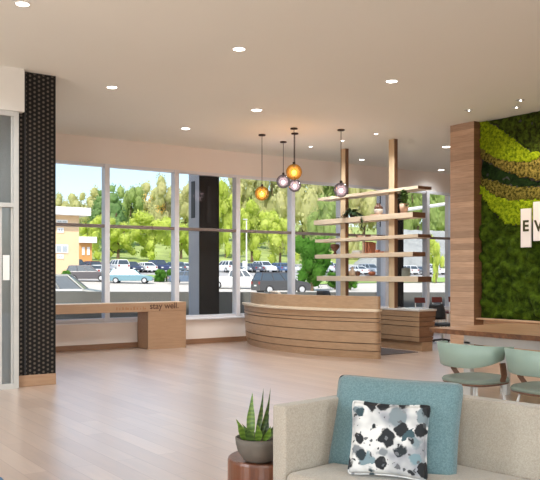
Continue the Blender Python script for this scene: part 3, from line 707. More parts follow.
# ---- mint chairs
def mint_chair(label, loc, rz):
    t = thing('dining_chair', label, 'chair', loc, rz, 'mint chairs at the walnut table')   # local: faces +x
    # seat: rounded pad
    ring = lambda s, z, dz: [(.24*s*abs(math.cos(q))**.75*(1 if math.cos(q) > 0 else -1)+.0, .245*s*abs(math.sin(q))**.75*(1 if math.sin(q) > 0 else -1), z+dz*math.cos(q)) for q in [2*math.pi*k/36 for k in range(36)]]
    MB().loft([ring(.9, .43, .0), ring(.985, .437, 0), ring(1, .452, .004), ring(.96, .468, .006), ring(.7, .470, .006), ring(.2, .464, .004)]).build('seat', M['mintpad'], t, True)
    MB().loft([ring(.80, .413, 0), ring(.97, .425, 0), ring(.985, .436, 0)]).build('seat_shell', M['walnut'], t, True)
    # wrap-round backrest
    A = R(86); n = 30; rings = []
    for i in range(n+1):
        a = -A+2*A*i/n; f = abs(a)/A
        r = .305; zt = .745-.015*f; zb = .565+.075*max(0, f-.35)**1.4*1.6; th = .028*(1-.5*f**3)
        c = Vector((-math.cos(a)*r*.92+.02, math.sin(a)*r, 0)); nrm = Vector((-math.cos(a), math.sin(a), 0)); tilt = .028
        sec = []
        for (u, v) in ((-1, 0), (-1, .5), (-1, 1), (-.3, 1.03), (.3, 1.03), (1, 1), (1, .5), (1, 0), (.3, -.03), (-.3, -.03)):
            z = zb+(zt-zb)*v; sec.append(tuple(c+nrm*(u*th*.5+tilt*(v-.5))+Vector((0, 0, z))))
        rings.append(sec)
    MB().loft(rings).build('backrest', M['mint'], t, True)
    for s in (-1, 1):                       # walnut brackets from seat shell to backrest
        mb = MB(); pr = []
        for q in ((.07, .19, .425), (.05, .235, .44), (.03, .272, .50), (.0, .283, .60)):
            x, y, z = q; pr.append([(x-.028, s*(y-.006), z), (x+.028, s*(y-.006), z), (x+.028, s*(y+.006), z+.005), (x-.028, s*(y+.006), z+.005)])
        mb.loft(pr); mb.build('bracket', M['walnut'], t)
    for sx in (-1, 1):
        for sy in (-1, 1): MB().tube([(sx*.13, sy*.14, .42), (sx*.21, sy*.22, 0)], .0095, 8).build('leg', M['whitemetal'], t, True)
    return t
c1 = mint_chair('mint green chair with curved back, left one at the walnut table', (4.97, 4.22, 0), R(-4))
dup(c1, (4.98, 3.555, 0), R(-3), 'mint green chair cut by the right frame edge at the walnut table')

# ---- sofa
ZA, ZSEAT = .69, .395
P0 = on_z(272, 404.5, ZA)
bear = R(35+47); av = Vector((math.sin(bear), math.cos(bear), 0))
sofa = thing('sofa', 'oatmeal linen sofa with thin square arms in the foreground', 'sofa', (P0.x, P0.y, 0), math.atan2(av.y, av.x))
# local: +x to the back, -y along the length (to the near right), origin: outer front corner of the far arm
SL = 2.15
def rb(x0, x1, y0, y1, z0, z1, b=.02): return MB().box(x0, x1, y0, y1, z0, z1, b, seg=3)
rb(0, .93, -.088, 0, .06, ZA, .012).build('arm', M['sofa'], sofa, True)
rb(0, .93, -SL, -SL+.088, .06, ZA, .012).build('arm', M['sofa'], sofa, True)
bk = MB(); prof = [(.93, .08), (.70, .08), (.715, .36), (.735, .44), (.775, .56), (.805, ZA-.03), (.815, ZA-.008), (.83, ZA), (.91, ZA), (.93, ZA-.02)]
bk.loft([[(x, y, z) for x, z in prof] for y in (-.089, -.6, -1.1, -1.6, -SL+.089)]); bk.build('backrest', M['sofa'], sofa, False)
rb(.02, .74, -SL+.09, -.09, .08, .27, .012).build('frame', M['sofa'], sofa, True)
for k in range(2):
    y1 = -.092-k*(SL-.184)/2; y0 = y1-(SL-.184)/2+.003
    rb(-.015, .72, y0, y1, .272, ZSEAT, .035).build('seat_cushion', M['sofa'], sofa, True)
for x_ in (.06, .87):
    for y_ in (-.06, -SL+.06): MB().tube([(x_, y_, 0), (x_, y_, .07)], [.016, .022], 10).build('leg', M['walnut'], sofa)

# ---- cushions
def cushion(name, label, BL, BR, TR, TL, th, mat, pinch=.06, piping=True):
    BL, BR, TR, TL = [Vector(v) for v in (BL, BR, TR, TL)]
    c = (BL+BR+TR+TL)/4; u = ((BR-BL)+(TR-TL))/2; v = ((TL-BL)+(TR-BR))/2
    W, H = u.length, v.length; u.normalize(); nrm = u.cross(v).normalized(); v = nrm.cross(u)
    N = 22; mb = MB(); gr = {}
    for s in (1, -1):
        for i in range(N+1):
            for j in range(N+1):
                a, b = 2*i/N-1, 2*j/N-1; bord = i in (0, N) or j in (0, N)
                if bord and s == -1: gr[(s, i, j)] = gr[(1, i, j)]; continue
                ck = 1-.045*(a*a*b*b)**5; x = ck*a*W/2*(1-pinch*(1-b*b)); y = ck*b*H/2*(1-pinch*(1-a*a))
                h = th/2*((1-abs(a)**2.4)*(1-abs(b)**2.4))**.42
                h += .006*noise.noise((a*2.5, b*2.5, s+W*9))*(1-max(abs(a), abs(b))**3)
                gr[(s, i, j)] = mb.bm.verts.new((x, y, s*h))
    for s in (1, -1):
        for i in range(N):
            for j in range(N): mb.bm.faces.new([gr[(s, i, j)], gr[(s, i+1, j)], gr[(s, i+1, j+1)], gr[(s, i, j+1)]])
    o = mb.build(name, mat, None, True)
    o.matrix_world = Matrix(((u.x, v.x, nrm.x, c.x), (u.y, v.y, nrm.y, c.y), (u.z, v.z, nrm.z, c.z), (0, 0, 0, 1)))
    # piping round the seam
    if not piping: return tag(o, label, 'cushion')
    pts = [gr_ for gr_ in ([(i, 0) for i in range(N)]+[(N, j) for j in range(N)]+[(N-i, N) for i in range(N)]+[(0, N-j) for j in range(N)])]
    pp = []
    for i, j in pts:
        a, b = 2*i/N-1, 2*j/N-1; ck = 1-.045*(a*a*b*b)**5; pp.append((ck*a*W/2*(1-pinch*(1-b*b)), ck*b*H/2*(1-pinch*(1-a*a)), 0))
    pm = MB(); pm.tube(pp+[pp[0]], .0042, 6); pm.build('piping', mat, o, True)
    return tag(o, label, 'cushion')
cushion('scatter_cushion', 'large plain dusty blue cushion leaning in the sofa corner', at(324, 466, 3.80), at(457, 485, 3.50), at(465, 382, 3.68), at(340, 374, 3.90), .19, M['bluepillow'], .03, False)
cushion('scatter_cushion', 'smaller white cushion with black and grey ink blots before the blue one', at(345, 475, 3.50), at(426, 481, 3.40), at(433, 406, 3.47), at(354, 399, 3.58), .10, M['inkblot'], .085)

# ---- side table and plant
st = on_z(266, 456, .375); st = at(266, 456, 3.97)
side = thing('drum_table', 'round reddish wood drum table beside the sofa arm', 'side table', (st.x, st.y, 0))
MB().lathe([(.192, .0), (.194, .02), (.194, .36), (.190, .372), (.185, .375)], n=48).build('drum', M['stump'], side)
MB().lathe([(.184, .3752), (.184, .3756)], n=48).build('top', M['stump'], side)
pp = at(259, 460, 3.86)
pl = thing('potted_snake_plant', 'snake plant in a grey stone bowl on the drum table', 'potted plant', (pp.x, pp.y, .3757))
MB().lathe([(.055, 0), (.078, .012), (.104, .05), (.115, .09), (.117, .118), (.108, .12), (.104, .10)], n=40).build('bowl', M['greypot'], pl, True)
MB().lathe([(.104, .098), (.06, .104), (.01, .106)], n=30).build('soil', M['soil'], pl, True)
def snakemat(name, c, edgec):
    t = NT(name); t.p.inputs['Roughness'].default_value = .4
    w = t.n('ShaderNodeTexWave', wave_type='BANDS', bands_direction='Z', Scale=14., Distortion=6.); t.l(t.coord(), w.inputs['Vector'])
    t.l(t.ramp(w.outputs['Fac'], [(.3, c), (.8, edgec)]), t.p.inputs['Base Color']); return t.m
M['snake'] = snakemat('snake_leaf', srgb(84, 112, 38), srgb(106, 134, 50)); M['snaked'] = snakemat('snake_leaf_dark', srgb(56, 78, 36), srgb(80, 102, 46))
def blade(base, tip, W, m, curve=(0, 0), twist=.4, fold=.35, nm='leaf'):
    base, tip = Vector(base), Vector(tip); mb = MB(); rows = []; n = 9; ax = Vector((RT.x, RT.y, 0))
    for i in range(n+1):
        t = i/n; q = base.lerp(tip, t)+RT*curve[0]*math.sin(math.pi*t)+FW*curve[1]*math.sin(math.pi*t)
        w = W*(.55+.45*math.sin(math.pi*min(1, t*1.4)))*(1-max(0, (t-.45)/.55)**2.2)+.0008; a = twist*t
        s = RT*math.cos(a)+FW*math.sin(a); f = -FW*math.cos(a)+RT*math.sin(a)
        rows.append([mb.bm.verts.new(q-s*w/2-f*w*fold*-.3), mb.bm.verts.new(q-f*w*fold*.3), mb.bm.verts.new(q+s*w/2+f*w*fold*.3)])
    for a, b in zip(rows, rows[1:]):
        for k in range(2): mb.bm.faces.new((a[k], a[k+1], b[k+1], b[k]))
    mb.build(nm, m, pl, True)
def lp(px, py, d=3.86): v_ = at(px, py, d)-Vector((pp.x, pp.y, .3757)); return v_
blade(lp(251, 440, 3.87), lp(252.5, 392.5, 3.9), .042, M['snake'], (-.004, 0), .1)
blade(lp(256, 440, 3.84), lp(263.5, 388, 3.88), .026, M['snaked'], (.004, 0), .9)
blade(lp(259, 440, 3.86), lp(270.5, 388, 3.88), .026, M['snaked'], (.008, 0), 1.1)
blade(lp(245, 441, 3.84), lp(236, 419, 3.80), .04, M['snake'], (.006, 0), .5)
blade(lp(249, 441, 3.80), lp(242, 424, 3.78), .034, M['snaked'], (.012, 0), .4)
blade(lp(258, 441, 3.80), lp(257, 424, 3.77), .036, M['snake'], (.006, 0), -.3)
blade(lp(264, 441, 3.80), lp(270.5, 426, 3.76), .032, M['snake'], (.006, 0), -.5)
blade(lp(264, 439, 3.90), lp(269, 414, 3.92), .036, M['snaked'], (-.004, 0), .4)
blade(lp(254, 441, 3.80), lp(248, 428, 3.76), .03, M['snaked'], (-.006, 0), .2)
blade(lp(267, 440, 3.86), lp(279, 418, 3.88), .034, M['snaked'], (.004, 0), .3)

# blue ottoman at the bottom-left
oc = at(-54, 490, 3.58)
t = thing('round_ottoman', 'blue round ottoman just showing at the bottom left corner', 'ottoman', (oc.x, oc.y, 0))
MB().lathe([(.24, .04), (.26, .06), (.262, .29), (.25, .33), (.21, .345), (.1, .35)], n=40).build('cushion', M['blueweave'], t, True)
MB().lathe([(.22, 0), (.22, .04)], n=30).build('plinth', M['walnut'], t)

# ------------------------------------------------------------------ outdoors
GP = [(12.8, -.45), (45, -.4), (58, -.38), (67.5, -.12), (77, .2), (110, 1.8), (160, 5), (230, 14), (320, 26)]
def gz(Y):
    if Y <= GP[0][0]: return GP[0][1]
    for (a, b), (c, e) in zip(GP, GP[1:]):
        if Y <= c: return b+(e-b)*(Y-a)/(c-a)
    return GP[-1][1]
M['road'] = plain('sunlit_concrete_road', srgb(196, 190, 180), .9, var=.06, scale=.15)
M['lot'] = plain('parking_asphalt', srgb(170, 168, 166), .9, var=.08, scale=.2)
M['grass'] = plain('lawn_grass', srgb(146, 174, 92), .95, var=.2, scale=.8)
M['wood_floor'] = plain('forest_ground', srgb(150, 164, 92), .95, var=.3, scale=.2)
def strip(name, y0, y1, x0, x1, mat, dz=0.):
    ys = sorted({y0, y1, *[p_[0] for p_ in GP if y0 < p_[0] < y1]}); mb = MB()
    for a, b in zip(ys, ys[1:]): mb.poly([(x0, a, gz(a)+dz), (x1, a, gz(a)+dz), (x1, b, gz(b)+dz), (x0, b, gz(b)+dz)])
    return struct(name, mb, mat)
strip('ground_road', 12.85, 82, -60, 220, M['road'])
strip('ground_lot', 82, 132, -60, 320, M['lot'])
strip('ground_hill', 132, 320, -80, 420, M['wood_floor'])
mb = MB()
def lawn(pa, pb, ya, yb):
    q = [(on_y(pa, ya), ya), (on_y(pb, ya), ya), (on_y(pb, yb), yb), (on_y(pa, yb), yb)]
    tag(MB().poly([(x, y, gz(y)+.06) for x, y in q]).build('lawn', M['grass']), kind='stuff')
    return bpy.data.objects[-1] if False else None
for pa, pb, ya, yb, lb in ((122, 200, 86, 93, 'green lawn strip behind the parked teal wagon'), (240, 345, 70, 77, 'green verge behind the dark utility vehicle'), (345, 470, 72, 84, 'wide green lawn seen right of the shelves')):
    q = [(on_y(pa, ya), ya), (on_y(pb, ya), ya), (on_y(pb, yb), yb), (on_y(pa, yb), yb)]
    ys = [ya+(yb-ya)*i/4 for i in range(5)]; g = MB()
    for a, b in zip(ys, ys[1:]): g.poly([(on_y(pa, a), a, gz(a)+.08), (on_y(pb, a), a, gz(a)+.08), (on_y(pb, b), b, gz(b)+.08), (on_y(pa, b), b, gz(b)+.08)])
    tag(g.build('lawn', M['grass']), lb, 'lawn', kind='stuff')
rw = thing('retaining_wall', 'low grey concrete wall outside just beyond the windows', 'wall', (10, 15, -.5))
mb = MB(); mb.prism([(-9, 0, 0), (13, 0, 0), (13, .3, 0), (-9, .3, 0)], [(-9, 0, 1.50), (13, 0, 1.16), (13, .3, 1.16), (-9, .3, 1.50)]); mb.build('wall_body', M['concrete'], rw)

# trees
def tree_proto(kind, seed, c1, c2, blobs, leaf, nleaf, trunk, tall=1.):
    rr = random.Random(seed); root = bpy.data.objects.new('tree', None); COL.objects.link(root)
    mb = MB(); mbi = MB()
    for (bx_, by_, bz_, br_, sq) in blobs:
        for _ in range(int(nleaf*br_*br_)):
            v_ = Vector((rr.gauss(0, 1), rr.gauss(0, 1), rr.gauss(0, 1))).normalized(); q = Vector((bx_, by_, bz_))+Vector((v_.x, v_.y, v_.z*sq))*br_*rr.uniform(.72, 1.12)
            s = leaf*rr.uniform(.6, 1.4); e1 = Vector((rr.gauss(0, 1), rr.gauss(0, 1), rr.gauss(0, .7))).normalized(); e2 = e1.cross(v_+Vector((.01, .3, .2)));
            if e2.length < .05: continue
            e2.normalize(); a = mb.bm.verts.new(q-e1*s); b = mb.bm.verts.new(q+e2*s*.6); c = mb.bm.verts.new(q+e1*s); d = mb.bm.verts.new(q-e2*s*.6); mb.bm.faces.new((a, b, c, d))
        k0 = len(mb.bm.verts); mb.ball((bx_, by_, bz_), br_*.78, 2, (1, 1, sq))
    for v_ in mb.bm.verts: v_.co += Vector((noise.noise(v_.co*1.3), noise.noise(v_.co*1.3+Vector((9, 0, 0))), noise.noise(v_.co*1.3+Vector((0, 9, 0)))))*.12
    mb.build('crown', leafmat('foliage_'+kind, c1, c2, 2.2), root)
    t = MB(); t.tube([(0, 0, 0), (.01, 0, trunk*.5), (0, .02, trunk)], [.055, .04, .03], 8)
    for k in range(4): a = k*1.6+seed; t.tube([(0, 0, trunk*.75), (.22*math.cos(a), .22*math.sin(a), trunk+.22)], [.025, .012], 6)
    t.build('trunk', M['bark'], root); return root
M['bark'] = plain('bark', srgb(104, 84, 66), .95, var=.2, scale=20)
def rnd_blobs(seed, n, spread, zc, r, sq=.9, zr=.3):
    rr = random.Random(seed); return [(rr.uniform(-spread, spread), rr.uniform(-spread, spread), zc+rr.uniform(-zr, zr), r*rr.uniform(.7, 1.15), sq) for _ in range(n)]
cone = [(0, 0, .25+.16*i, .42*(1-.15*i), .7) for i in range(6)]
PR = {'lime': tree_proto('lime', 1, srgb(196, 210, 96), srgb(222, 230, 138), rnd_blobs(1, 26, .46, .56, .2, .8, .42), .034, 2600, .5),  # far crowns paled in colour to stand in for haze
      'green': tree_proto('green', 2, srgb(158, 180, 108), srgb(196, 210, 144), rnd_blobs(2, 24, .42, .56, .2, .9, .46), .03, 2600, .5),
      'olive': tree_proto('olive', 3, srgb(196, 198, 138), srgb(228, 224, 176), rnd_blobs(3, 26, .42, .58, .19, .95, .44), .028, 2600, .5),
      'pine': tree_proto('pine', 4, srgb(122, 156, 100), srgb(168, 194, 130), cone, .036, 1800, .4),
      'bush': tree_proto('bush', 6, srgb(70, 122, 44), srgb(122, 170, 76), rnd_blobs(6, 20, .36, .56, .22, .95, .36), .03, 2600, .3)}
used = set()
def tree(kind, px, Y, top, w, label, name='tree', cat='tree', group=None, zoff=0., grp='trees'):
    if Y > 155 and kind != 'lime': top -= 6; w *= 1.15
    X = on_y(px, Y); d = X*FW.x+Y*FW.y; z0 = gz(Y)+zoff; z1 = EYE+(HZ-top)/F*d; h = z1-z0; W = w*d/F
    root = PR[kind]
    if kind in used: root = dup(root)
    used.add(kind); root.name = name
    root.location = (X, Y, z0); ht = {'pine': 1.22}.get(kind, 1.02); root.scale = (W/1.35, W/1.35, h/ht) if kind != 'pine' else (W/.8, W/.8, h/ht); root.rotation_euler = (0, 0, (px*1.7) % 6.28)
    tag(root, label, cat, group); return root
T = [  # kind, px, Y, top px, width px, label
 ('olive', 66, 190, 206, 30, 'bare looking olive tree behind the flat roof of the tan building'),
 ('olive', 86, 222, 199, 36, 'pale olive tree between the tan building and the tall pine'),
 ('pine', 113, 168, 183, 34, 'tall dark green pine right of the first window mullion'),
 ('pine', 100, 190, 190, 26, 'green pine half hidden by the first window mullion'),
 ('green', 129, 186, 194, 32, 'mid green tree right of the tall pine'),
 ('olive', 150, 225, 194, 40, 'pale olive tree left of centre in the second window bay'),
 ('olive', 166, 196, 191, 36, 'pale olive tree at the right of the second window bay'),
 ('olive', 186, 218, 190, 36, 'pale olive tree just left of the outdoor dark column'),
 ('lime', 90, 140, 222, 32, 'bright lime tree behind the orange building'),
 ('lime', 118, 147, 220, 44, 'bright lime tree above the roof of the teal wagon'),
 ('lime', 152, 138, 218, 50, 'broad bright lime tree above the green hedge'),
 ('lime', 181, 150, 222, 38, 'bright lime tree behind the second window mullion'),
 ('lime', 226, 158, 190, 34, 'lime tree directly right of the outdoor dark column'),
 ('olive', 244, 205, 176, 46, 'tall olive tree behind the leftmost pendant'),
 ('lime', 252, 138, 208, 42, 'yellow green tree above the white pickup'),
 ('olive', 273, 178, 162, 50, 'tall olive tree behind the pendant cluster'),
 ('lime', 280, 126, 216, 38, 'yellow green tree above the dark utility vehicle'),
 ('olive', 304, 156, 156, 54, 'tall pale tree right of the pendant cluster'),
 ('green', 322, 118, 198, 36, 'green tree behind the left ends of the shelves'),
 ('green', 334, 184, 150, 56, 'tall green tree behind the left shelf post'),
 ('olive', 364, 152, 158, 50, 'pale tree between the two shelf posts'),
 ('green', 394, 182, 160, 52, 'green tree behind the right shelf post'),
 ('green', 418, 152, 168, 46, 'green tree on top of the rocky slope right of the shelves'),
 ('green', 448, 178, 164, 50, 'green tree on the rocky slope beside the wood pillar'),
]
for k, px, Y, top, w, lb in T: tree(k, px, Y, top, w, lb, group='trees beyond the car park')
tree('bush', 312, 58, 235, 46, 'round deep green young tree standing right of the dark utility vehicle')
tree('lime', 436, 70.5, 240, 18, 'small yellow green tree on the lawn beside the wood pillar')
tree('bush', 335, 60, 272, 26, 'low green shrub right of the round young tree', 'shrub', 'shrub')
tree('bush', 350, 58, 274, 24, 'low green shrub behind the foot of the left shelf post', 'shrub', 'shrub')
tree('bush', 160, 79, 269, 18, 'left clump of the green hedge beside the teal wagon', 'shrub', 'shrub', zoff=-.3)
tree('bush', 171, 79, 269, 17, 'right clump of the green hedge near the second window mullion', 'shrub', 'shrub', zoff=-.3)
tree('bush', 66, 70, 270, 14, 'small green shrub at the foot of the tan building', 'shrub', 'shrub', zoff=-.2)

# rocky slope with rail
M['rock'] = plain('grey_rock', srgb(150, 152, 150), .95, var=.18, scale=.25, bump=.6)
def slope():
    mb = MB(); rows = []; Yb = 118
    for i in range(31):
        px = 352+120*i/30; row = []
        for j in range(13):
            Y = Yb+j*1.6; d0 = on_y(px, Yb); X = on_y(px, Y); z = gz(Yb)+j/12*(9.5)*min(1, (i+1)/12)+.5*noise.noise((X*.3, Y*.3, j*.5)); row.append(mb.bm.verts.new((X, Y+noise.noise((X*.4, j, 2))*.8, z)))
        rows.append(row)
    for a, b in zip(rows, rows[1:]):
        for k in range(12): mb.bm.faces.new((a[k], b[k], b[k+1], a[k+1]))
    return mb.build('rock_slope', M['rock'])
tag(slope(), 'grey rocky slope outside between the right shelf post and wood pillar', 'slope')
gr = MB(); a = at(398, 211, 140); b = at(452, 203, 150); gr.tube([a, b], .35, 6)
tag(gr.build('guard_rail', M['whitemetal']), 'pale rail line across the top of the rocky slope', 'rail')

# buildings
M['tan'] = plain('tan_stucco', srgb(226, 194, 156), .9, var=.05, scale=.4)
M['roofw'] = plain('white_roof_edge', srgb(236, 234, 232), .8, var=.02)
M['winblue'] = plain('pale_window', srgb(170, 178, 184), .3, var=.1)
M['orange'] = plain('orange_brick', srgb(206, 150, 88), .9, var=.1, scale=.6)
def building(px0, px1, Y, py_top, label, mw, cat='building', over=0., wins=(), dep=10):
    x0, x1 = on_y(px0, Y), on_y(px1, Y); dm = x1*FW.x+Y*FW.y; zt = EYE+(HZ-py_top)/F*dm; z0 = gz(Y)-.5
    t = thing('building', label, cat, ((x0+x1)/2, Y, z0)); w = (x1-x0)/2
    MB().box(-w, w, 0, dep, 0, zt-z0).build('wall', mw, t)
    MB().box(-w-.2, w+over, -over-.2, dep+.3, zt-z0, zt-z0+.9, .02).build('roof', M['roofw'], t)
    for (pa, pb, ya, yb) in wins:
        a, b = on_y(pa, Y), on_y(pb, Y); d = a*FW.x+Y*FW.y; za, zb = EYE+(HZ-ya)/F*d-z0, EYE+(HZ-yb)/F*d-z0; xm = (x0+x1)/2
        o = MB().box(a-xm, b-xm, -.08, .02, zb, za).build('window', M['roofw'], t)
        MB().box(a-xm+.15, (a+b)/2-xm-.06, -.10, .0, zb+.15, za-.15).build('pane', M['winblue'], o); MB().box((a+b)/2-xm+.06, b-xm-.15, -.10, .0, zb+.15, za-.15).build('pane', M['winblue'], o)
    return t
building(36, 79, 88, 216, 'tan building with flat white roof edge seen beside the black column', M['tan'], over=1.0, wins=((56, 67.5, 219.5, 223.5), (57, 63.5, 227.5, 232.5), (55, 68, 244.5, 253), (57, 63.5, 254.5, 258.5), (40, 51, 219.5, 224), (40, 51, 244.5, 253)))
building(80, 92, 112, 243, 'small orange brick building behind the parked cars at left', M['orange'], over=.5, wins=((82, 84.5, 247, 255), (87, 89.5, 247, 255)))

# cars
def paint(name, c, r=.3): return plain(name, c, r, .1, var=.02)
M['tyre'] = plain('tyre_rubber', srgb(36, 35, 36), .8); M['rim'] = plain('wheel_rim', srgb(196, 196, 198), .35, .4); M['carglass'] = plain('car_glass', srgb(74, 84, 92), .12, .2); M['lampred'] = plain('tail_lamp', srgb(150, 36, 30), .3); M['lampw'] = plain('head_lamp', srgb(230, 230, 226), .2)
def make_car(kind):
    L, W, H = {'wagon': (4.7, 1.8, 1.5), 'suv': (4.6, 1.85, 1.75), 'pickup': (5.6, 1.95, 1.85), 'sedan': (4.5, 1.78, 1.42)}[kind]
    root = bpy.data.objects.new('car', None); COL.objects.link(root); h = L/2; b0 = .28
    belt = {'wagon': .92, 'suv': 1.08, 'pickup': 1.12, 'sedan': .90}[kind]; hood = belt-.05
    prof = [(-h+.05, b0), (-h, .5), (-h+.03, belt-.02), (-h+.25, belt+.02), (h-1.35, belt+.02), (h-.3, hood-.10), (h-.02, hood-.28), (h, .45), (h-.08, b0)]
    mb = MB(); rings = []
    for y, k in ((-W/2, .94), (-W/2*.97, 1), (-W*.3, 1.0), (W*.3, 1.0), (W/2*.97, 1), (W/2, .94)):
        rings.append([(x*(1 if k == 1 else .985), y, b0+(z-b0)*(1 if k == 1 else .88)+(0 if k == 1 else .03)) for x, z in prof])
    mb.loft(rings); body = mb.build('body', M['white'], root, False)
    # greenhouse
    gx = {'wagon': (-h+.12, -h+.45, h-2.0, h-1.35), 'suv': (-h+.1, -h+.35, h-2.0, h-1.3), 'pickup': (-h+1.9, -h+2.05, h-2.05, h-1.45), 'sedan': (-h+.55, -h+1.25, h-2.0, h-1.3)}[kind]
    wb, wt = W/2-.05, W/2-.26
    def q(f, z): 
        x0 = gx[0]+(gx[1]-gx[0])*f; x1 = gx[3]+(gx[2]-gx[3])*f; w = wb+(wt-wb)*f; return [(x0, -w, z), (x1, -w, z), (x1, w, z), (x0, w, z)]
    zb = belt+.01; zt = H-.07
    MB().prism(q(0, zb), q(1, zt)).build('windows', M['carglass'], root)
    r = MB(); r.prism(q(.95, zt-.02), [(x*.97, y*.93, H) for x, y, z in q(1, H)]);
    for fx in (0, .36, .68, 1):             # pillars
        for s in (-1, 1):
            xb = gx[0]+(gx[3]-gx[0])*fx; xt = gx[1]+(gx[2]-gx[1])*fx; r.tube([(xb, s*(wb+.005), zb-.02), (xt, s*(wt+.005), zt)], .045, 6)
    r.build('roof', M['white'], root)
    wr = {'pickup': .38, 'suv': .36}.get(kind, .32)
    for x in (-h+.85, h-.85):
        for s in (-1, 1):
            c = MB(); rg = lambda rad, y: [(x+rad*math.cos(2*math.pi*k/20), y, wr+rad*math.sin(2*math.pi*k/20)) for k in range(20)]
            c.loft([rg(wr, s*(W/2-.2)), rg(wr, s*(W/2+.0)), rg(wr*.9, s*(W/2+.03))]); w_ = c.build('wheel', M['tyre'], root)
            c = MB(); c.loft([rg(wr*.66, s*(W/2+.025)), rg(wr*.6, s*(W/2+.04))]); c.build('rim', M['rim'], w_)
    for s in (-1, 1):
        MB().box(-h-.01, -h+.1, s*(W/2-.2)-.12, s*(W/2-.2)+.12, belt-.3, belt-.08).build('tail_light', M['lampred'], root); MB().box(h-.12, h+.01, s*(W/2-.3)-.15, s*(W/2-.3)+.15, hood-.42, hood-.27).build('headlight', M['lampw'], root)
    MB().box(-h-.02, -h+.02, -.2, .2, .62, .74).build('number_plate', M['paper'], root)
    return root
CP = {k: make_car(k) for k in ('wagon', 'suv', 'pickup', 'sedan')}; cused = set(); paints = {}
def car(kind, px, Y, bearing, colr, label, name='car', z=None, group=None):
    X = on_y(px, Y); root = CP[kind]
    if kind in cused: root = dup(root)
    cused.add(kind); root.name = name; root.location = (X, Y, gz(Y) if z is None else z); root.rotation_euler = (0, 0, R(90-bearing))
    e = .6; s = (gz(Y+e)-gz(Y-e))/(2*e)
    if colr not in paints: paints[colr] = paint('car_paint', srgb(*colr))
    for ch in root.children:
        if ch.name.startswith(('body', 'roof')):
            for sl_ in ch.material_slots: sl_.link = 'OBJECT'; sl_.material = paints[colr]
    tag(root, label, 'car', group); return root
car('wagon', 131, 77, 122, (112, 146, 158), 'teal wagon parked side on in the second window bay')
car('suv', 281, 52, 100, (72, 72, 74), 'dark grey utility vehicle seen from behind above the reception desk')
car('pickup', 238, 64, 122, (232, 232, 230), 'white pickup parked behind the dark grey utility vehicle', 'pickup_truck')
car('suv', 63, 34, 118, (104, 106, 104), 'dark grey car close behind the low wall beside the black column', z=-.5)
car('suv', 88, 81, 116, (88, 84, 88), 'dark parked car left of the first window mullion')
car('sedan', 99, 91, 40, (206, 210, 214), 'silver sedan half hidden by the first window mullion')
car('sedan', 189, 74, 110, (92, 108, 128), 'blue grey sedan just left of the outdoor dark column')
row = [(62, (210, 210, 212)), (76, (60, 62, 70)), (90, (96, 40, 44)), (103, (150, 156, 164)), (117, (230, 230, 230)), (131, (64, 70, 90)), (145, (232, 232, 232)), (159, (58, 64, 96)), (173, (88, 110, 124)), (187, (226, 228, 230)), (226, (224, 226, 228)), (239, (120, 130, 140)), (252, (90, 96, 112)), (264, (222, 226, 230)), (277, (84, 110, 150)), (290, (210, 212, 214)), (322, (206, 212, 222)), (334, (124, 136, 152)), (356, (214, 218, 222)), (370, (160, 168, 178)), (405, (216, 218, 220)), (419, (132, 136, 142)), (433, (222, 222, 224)), (447, (100, 104, 112))]
near = {62: 'beside the tan building', 76: 'by the tan building corner', 90: 'before the orange building', 103: 'behind the first mullion', 117: 'above the teal wagon rear', 131: 'above the teal wagon roof', 145: 'above the teal wagon hood', 159: 'above the hedge left clump', 173: 'above the hedge right clump', 187: 'left of the outdoor dark column', 226: 'right of the outdoor dark column', 239: 'behind the third mullion', 252: 'above the white pickup hood', 264: 'below the leftmost pendant', 277: 'above the dark utility vehicle', 290: 'behind the fourth mullion', 322: 'right of the round young tree', 334: 'left of the left shelf post', 356: 'right of the left shelf post', 370: 'midway between the shelf posts', 405: 'right of the right shelf post', 419: 'near the last mullion', 433: 'under the small yellow green tree', 447: 'by the wood pillar edge'}
def cname(c):
    r_, g_, b_ = c
    if r_ > 200: return 'white'
    if r_ > b_+30: return 'maroon'
    if b_ > r_+22: return 'blue'
    return 'dark grey' if r_ < 100 else 'grey'
for i, (px, c) in enumerate(row):
    Y = 102 if px < 340 else 94
    car(('sedan', 'suv', 'wagon')[i % 3], px, Y, 180*(i % 2), c, 'small distant %s parked car %s' % (cname(c), near[px]), group='far row of parked cars')

# lamp post and small sign
lpX = on_y(246.5, 86); t = thing('lamp_post', 'thin pale lamp post rising above the white pickup', 'lamp post', (lpX, 86, gz(86)))
MB().tube([(0, 0, 0), (0, 0, 7.6)], [.11, .07], 8).build('pole', M['whitemetal'], t); MB().box(-.5, .1, -.15, .15, 7.6, 7.75, .03).build('lamp_head', M['greymetal'], t)
sx = on_y(244.8, 84); t = thing('traffic_sign', 'small blank white sign on a post behind the white pickup', 'sign', (sx, 84, gz(84)))
MB().tube([(0, 0, 0), (0, 0, 2.0)], .05, 8).build('post', M['greymetal'], t); MB().box(-.35, .35, -.06, -.02, 1.5, 2.3, .01).build('sign_plate', M['roofw'], t)

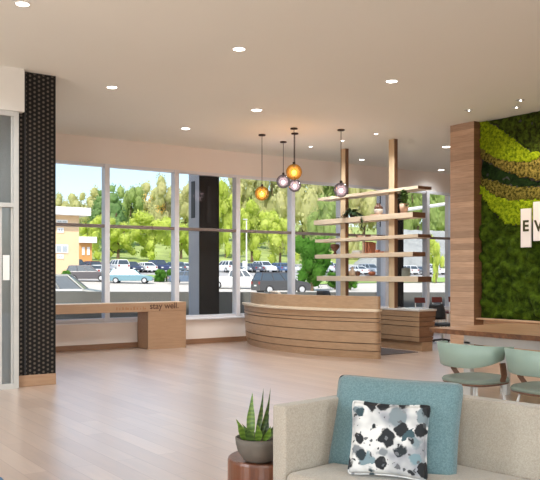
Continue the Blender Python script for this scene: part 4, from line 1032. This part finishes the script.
# ------------------------------------------------------------------ light
w = bpy.data.worlds.new('sky'); S.world = w; w.use_nodes = True; nt_ = w.node_tree
sky = nt_.nodes.new('ShaderNodeTexSky'); sky.sky_type = 'NISHITA'; sky.sun_disc = False; sky.sun_elevation = R(48); sky.sun_rotation = R(-150); sky.air_density = 1.; sky.dust_density = 1.6; sky.ozone_density = 1.
bg = nt_.nodes['Background']; bg.inputs[1].default_value = .235; nt_.links.new(sky.outputs[0], bg.inputs[0])
sl_ = bpy.data.lights.new('sun', 'SUN'); sl_.energy = 5.2; sl_.angle = R(1.2); sl_.color = (1, .95, .86); so = bpy.data.objects.new('sun', sl_); COL.objects.link(so)
so.rotation_euler = Vector((.50, .55, -.85)).to_track_quat('-Z', 'Y').to_euler()
# added fill spots under the ceiling, without fixtures
for x_, y_, k_ in ((-3, 1, .7), (-1, -2, .6), (2, -3, .5), (5.5, -1.5, .5), (-3.5, 5, 1), (-.8, 5.6, 1), (7.6, 2.2, .6), (7.4, 5.0, .8), (2.0, 8.0, 1.1), (5.2, 10.4, .9), (12, 9, 1.1), (14.5, 8.5, 1.1)): lamp(x_, y_, DLP*k_)
for x_, y_ in ((1.6, 10.0), (-1.5, 10.0)): lamp(x_, y_, 90)  # more added fill, brightens the vestibule behind the door glass
def fill_point(x_, y_, z_, e, r=.5, c=(.86, .95, 1)):  # added fill point light, no floor lamp stands there
    l = bpy.data.lights.new('fill_light', 'POINT'); l.energy = e; l.shadow_soft_size = r; l.color = c
    o = bpy.data.objects.new('fill_light', l); COL.objects.link(o); o.location = (x_, y_, z_)
for x_, y_ in ((-2.5, -1.5), (1.5, -2.5), (-3, 4)): fill_point(x_, y_, 1.5, 420)

S.view_settings.view_transform = 'Standard'; S.view_settings.look = 'None'; S.view_settings.exposure = .06; S.view_settings.gamma = 1
S.cycles.max_bounces = 10; S.cycles.diffuse_bounces = 5; S.cycles.transparent_max_bounces = 24; S.cycles.use_denoising = True; S.cycles.sample_clamp_indirect = 6; S.cycles.caustics_reflective = False; S.cycles.caustics_refractive = False
